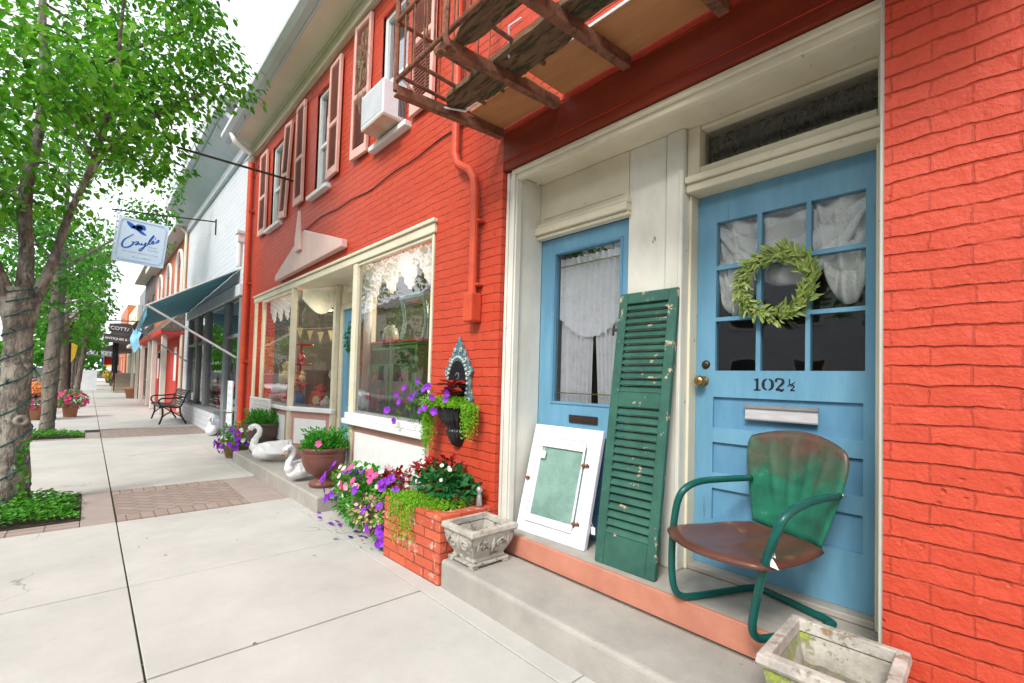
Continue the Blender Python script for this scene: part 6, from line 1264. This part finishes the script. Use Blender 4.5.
# the knot on the trunk
k = MB(); M = Matrix.Translation((-.45, 6.335, .80)) @ V((.35, -1, .1)).to_track_quat('Z', 'Y').to_matrix().to_4x4(); k.M = M; k.lathe([(.06, -.05), (.055, .012), (.04, .026), (.026, .022), (.016, .0), (0, -.005)], (0, 0, 0), 18); k.build('knot', pm('pale_bark_knot', (.36, .33, .29), (.22, .19, .16), rough=.9, scale=20), t1, smooth=True)
k = MB()
for i in range(26): k.leaf(V((-.42+rnd(-.03, .03), 6.285, .08+i*.021)), V((rnd(-1, 1), -.5, rnd(-.3, .8))), V((0, -1, 0)), .05, .04)
tag(k.build('climbing_ivy', LEAF_G), 'few bright green ivy leaves climbing the base of the nearest trunk', 'plant')
rej2 = lambda p: (p.y < 13.05 and p.x > -.1) or p.z < 2.45 or p.x > 1.5 or (p.z < 4.1 and p.x > .5)
tree('street_tree', (-.56, 13.1, 0), [(0, 0, -.05, .15), (0, 0, .2, .115), (.02, 0, 1.6, .11), (.06, 0, 3.0, .10), (.06, 0, 3.8, .09)],
     [[(.06, 0, 3.7, .10), (.1, .1, 5, .06), (.1, .2, 6.5, .02)], [(.06, 0, 3.3, .07), (.7, .3, 4.0, .04), (1.4, .5, 4.8, .015)], [(.06, 0, 3.3, .07), (-.6, -.2, 4.2, .05), (-1.3, -.4, 5.3, .02)], [(.06, 0, 3.0, .05), (.5, .9, 3.5, .03), (.9, 1.5, 3.9, .01)]],
     ((.1, .5, 4.8), (2.1, 2.4, 2.5)), 105, 66, .105, 'second street tree with a straight brown trunk in the far leafy bed', BARK2, LEAF_T2, 5, rej2, cl=.42)
spec = [((-.66, 21.5, 0), .15, 'third street tree standing behind the pink flower pot'), ((-.35, 27.5, 0), .13, 'fourth street tree with a slightly leaning trunk beside the black lamp'), ((-.7, 36, 0), .16, 'fifth street tree before the white sandwich board'), ((-.8, 50, 0), .18, 'sixth street tree far along the kerb'), ((-.8, 66, 0), .2, 'last street tree before the street vanishes')]
for i, (lc_, r_, lb_) in enumerate(spec):
    ln = .25 if i == 1 else .05
    rj = (lambda yy: (lambda p: p.z < 2.2+(yy-20)*.01 or p.x > .55 or p.z > 7.2))(lc_[1])
    tree('street_tree', lc_, [(0, 0, -.05, r_*1.0), (0, 0, .3, r_*.78), (ln*.5, 0, 1.6, r_*.72), (ln, 0, 3.0, r_*.6)], [[(ln, 0, 2.9, r_*.7), (ln, .2, 4.5, .05), (ln, .2, 6, .02)], [(ln, 0, 2.8, .07), (.9, .3, 4.0, .03)], [(ln, 0, 2.8, .07), (-.9, -.3, 4.2, .03)]],
         ((0, .3, 4.4), (2.0, 2.6, 2.4)), 66, 38, .17+i*.04, lb_, BARK2, LEAF_T2, 11+i, rj, wires=i < 2, cl=.55)
# barrels of flowers by the kerb
for x_, yy, lb1, lb2, mt_ in ((-.32, 17.3, 'terracotta pot by the kerb behind the second tree', 'bright pink petunias in the terracotta pot right of the second trunk', None), (-.98, 16.6, 'terracotta pot by the kerb between the first two trunks', 'orange and pink flowers in the pot between the first two trunks', ORPET)):
    t = root('kerb_pot', (x_, yy, 0), lb1, 'pot', 'terracotta pots by the kerb'); MB().lathe([(0, 0), (.13, 0), (.17, .30), (.20, .30), (.20, .36), (.15, .36)], (x_, yy, 0), 18).build('pot', TERRA, t, smooth=True)
    t = root('kerb_flowers', (x_, yy, .36), lb2, 'flowers'); k = MB(); foliage(k, (x_, yy, .48), (.34, .34, .26), 420, .07, .045, .5); k.build('foliage', LEAF_P, t); k = MB(); blossoms(k, (x_, yy, .46), (.36, .36, .25), 90, .038, (0, -1, .2)); k.build('pink_petunias', HOTP, t)
    if mt_: k = MB(); blossoms(k, (x_, yy, .68), (.30, .30, .25), 130, .045, (0, -1, .3), upper=True); k.build('orange_flowers', mt_, t)
# street lamp
sl = root('street_lamp', (-.55, 24.5, 0), 'black street lamp post with a white glass lantern between the trees', 'street lamp'); k = MB(); k.lathe([(.16, 0), (.16, .3), (.1, .5), (.07, .6), (.055, 3.0), (.09, 3.05), (.06, 3.1)], (-.55, 24.5, 0), 14); k.build('lamp_post', BLK, sl, smooth=True); MB().lathe([(.05, 3.1), (.2, 3.2), (.22, 3.55), (.12, 3.65), (0, 3.7)], (-.55, 24.5, 0), 14).build('lantern', CW2, sl, smooth=True)
MB().prism([(-.52, 24.45, 2.3), (-.34, 24.45, 2.2), (-.40, 24.45, 1.75), (-.52, 24.45, 1.5)], (0, .02, 0)).build('banner', CY, sl)
# parked cars
def car(loc, paint, label, wheel=None):
    M = Matrix.Translation(loc); t = root('parked_car', loc, label, 'car', 'cars parked along the kerb')
    sec = [(-2.2, .35, .55), (-2.15, .30, .80), (-1.3, .25, .92), (-.75, .25, .98), (1.55, .25, 1.0), (2.1, .28, .92), (2.2, .35, .6)]
    k = MB(M); vs = []
    for y_, zb, zt in sec:
        w = .86 if abs(y_) < 2 else .76
        vs += [(-w, y_, zb), (w, y_, zb), (w+.02, y_, (zb+zt)/2), (w-.05, y_, zt), (-w+.05, y_, zt), (-w-.02, y_, (zb+zt)/2)]
    n = len(sec); k.add(vs, [(i*6+j, i*6+(j+1) % 6, i*6+6+(j+1) % 6, i*6+6+j) for i in range(n-1) for j in range(6)]+[tuple(range(5, -1, -1)), tuple((n-1)*6+j for j in range(6))]); bd = k.build('body', paint, t, bevel=.04, seg=3, smooth=True)
    k = MB(M); a = [(-.95, .97), (-.35, 1.42), (1.0, 1.44), (1.75, .99)]; vs = []
    for y_, z_ in a: w = .80 if z_ < 1.2 else .62; vs += [(-w, y_, z_), (w, y_, z_)]
    k.add(vs, [(0, 1, 3, 2), (2, 3, 5, 4), (4, 5, 7, 6), (0, 2, 4, 6), (1, 7, 5, 3)]); k.build('windows', CARGL, t, bevel=.02); k = MB(M); k.box(-.60, .60, -.33, .98, 1.435, 1.465); k.build('roof_panel', paint, t, bevel=.01)
    for sx in (-1, 1):
        for sy in (-1.4, 1.4):
            wt = MB(M @ Matrix.Translation((sx*.80, sy, .32)) @ Matrix.Rotation(R(90), 4, 'Y')); wt.lathe([(.2, -.1), (.32, -.09), (.33, 0), (.32, .09), (.2, .1)], (0, 0, 0), 20); w_ = wt.build('wheel', BLK, t, smooth=True)
            wt = MB(M @ Matrix.Translation((sx*.80, sy, .32)) @ Matrix.Rotation(R(90), 4, 'Y')); wt.lathe([(0, -.085), (.2, -.08), (.2, .08), (0, .085)], (0, 0, 0), 14); wt.build('hubcap', GALV, w_)
        k = MB(M); k.box(sx*.68-.12, sx*.68+.12, -2.21, -2.16, .62, .76); k.build('tail_light', CR, t); k = MB(M); k.box(sx*.66-.14, sx*.66+.14, 2.16, 2.21, .62, .74); k.build('headlight', CW2, t)
    k = MB(M); k.box(-.25, .25, -2.225, -2.20, .60, .72); k.build('number_plate', CW2, t); return t
CARW = pm('white_car_paint', (.75, .75, .76), (.72, .72, .73), rough=.15, bmp=0); CARR = pm('dark_red_car_paint', (.25, .02, .02), rough=.15, bmp=0); CARS = pm('silver_car_paint', (.40, .42, .45), rough=.15, bmp=0)
car((-2.65, 26.0, -.14), CARW, 'white parked car seen between the first two tree trunks'); car((-2.65, 33.5, -.14), CARR, 'dark red parked car beyond the second trunk'); car((-2.65, 41, -.14), CARS, 'silver parked car beyond the dark red one'); car((-2.65, 18.3, -.14), CARS, 'silver parked car left of the first tree trunk')
# opposite side of the street: houses and trees (also what the shop windows mirror)
HM = [(CREAM, 'cream'), (ORB, 'brick'), (GREYL, 'grey'), (WHB, 'white'), (pm('tan_siding', (.45, .38, .28)), 'tan'), (GREYP, 'dark grey')]
yy = -26
for i in range(13):
    m_, cn = HM[i % 6]; w = 7+(i*37 % 4); h = 5.6+(i*53 % 5)*.45; x0 = -14
    t = root('opposite_house', (x0, yy+w/2, 0), '%s gabled house number %d across the street' % (cn, i+1) if 0 else '%s house across the street %s' % (cn, ['at its near end', 'beside the near end house', 'third from the near end', 'facing the green chair', 'facing the red planter', 'facing the swans', 'facing the white brick shop', 'facing the orange brick house', 'facing the timber house', 'facing the wooden steps', 'past the wooden steps', 'second from the far end', 'last in the row'][i]), 'house', 'houses across the street')
    k = MB(); k.box(x0-7, x0, yy, yy+w, -.1, h); k.build('walls', m_, t); k = MB(); k.prism([(x0+.4, yy-.2, h), (x0-3.5, yy-.2, h+2.2), (x0-7.4, yy-.2, h)], (0, w+.4, 0)); k.build('roof', ROOF, t)
    for a in range(int(w//2.3)):
        for z_ in (.9, 3.6):
            k = MB(); k.box(x0+.002, x0+.05, yy+.8+a*2.3, yy+1.8+a*2.3, z_, z_+1.5); f_ = k.build('window', WHITE, t); k = MB(); k.box(x0+.052, x0+.07, yy+.9+a*2.3, yy+1.7+a*2.3, z_+.1, z_+1.4); k.build('pane', CARGL, f_)
    yy += w+(.5 if i % 3 else 2.5)
for i, (x_, y_) in enumerate([(-10.6, -9), (-10.6, 1), (-10.6, 12), (-10.6, 24), (-10.6, 38), (-10.6, 54), (-10.6, 74)]):
    tree('opposite_tree', (x_, y_, 0), [(0, 0, -.05, .22), (0, 0, .3, .18), (0, 0, 2.2, .16)], [[(0, 0, 2.1, .14), (.2, .2, 4, .06), (.1, 0, 5.6, .02)], [(0, 0, 2.1, .1), (1.0, .5, 3.6, .03)], [(0, 0, 2.1, .1), (-1.0, -.5, 3.6, .03)]], ((0, 0, 4.0), (2.3, 2.5, 2.1)), 60, 32, .26, 'round leafy tree on the far pavement, %s' % ['opposite the near brick wall', 'opposite the green chair', 'opposite the white sign', 'opposite the orange brick house', 'opposite the porch steps', 'opposite the far flags', 'at the far end'][i], BARK2, LEAF_T2, 40+i, None, wires=False, cl=.6, group='trees across the street')
random.seed(99)
ft = MB()
for i in range(4200):
    x_ = rnd(-60, 40); h = 7+3*noise.noise(V((x_*.12, 1, 0))); ft.leaf(V((x_, 150+rnd(-4, 4), rnd(0, 1)**.6*h)), rv(), rv()+V((0, -1, 0)), 1.3, 1.1)
tag(ft.build('distant_woods', LEAF_T2), kind='stuff')

# small goods on show in the left window (each one an ornament of its own)
goods = [((2.30, 7.15, .85), 'blue_jar', CB, 'small blue jar beside the post of the left window'), ((2.32, 8.20, .85), 'white_bowl', CW, 'white bowl at the far end of the left window'), ((2.30, 7.85, .85), 'red_mug', CR, 'red mug in front of the straw figure'), ((2.62, 6.95, .85), 'green_bottle', CG, 'green bottle behind the poinsettia'), ((2.40, 8.0, .85), 'yellow_bowl', CYB, 'cream yellow bowl left of the red mug'), ((2.33, 7.32, .85), 'coral_vase', CORAL, 'coral vase under the tiered red stand')]
for i, (lc_, nm, mt_, lb_) in enumerate(goods):
    pr = ([(0, 0), (.05, 0), (.07, .06), (.06, .13), (.03, .16), (.04, .18)], [(0, 0), (.05, 0), (.11, .07), (.12, .10), (.10, .09)], [(0, 0), (.05, 0), (.055, .12), (.045, .12), (.04, .02)])[i % 3]
    small(nm, MB().lathe([(r_*1.2, z*1.2) for r_, z in pr], lc_, 18), mt_, lb_, 'ornament')
k = MB(); k.box(2.36, 2.75, 7.62, 8.3, 1.12, 1.14); k.box(2.38, 2.41, 7.64, 7.67, .85, 1.12); k.box(2.38, 2.41, 8.25, 8.28, .85, 1.12); k.box(2.7, 2.73, 7.64, 7.67, .85, 1.12); k.box(2.7, 2.73, 8.25, 8.28, .85, 1.12)
small('red_side_table', k, CR, 'low red table behind the straw figure in the left window', 'table', False)
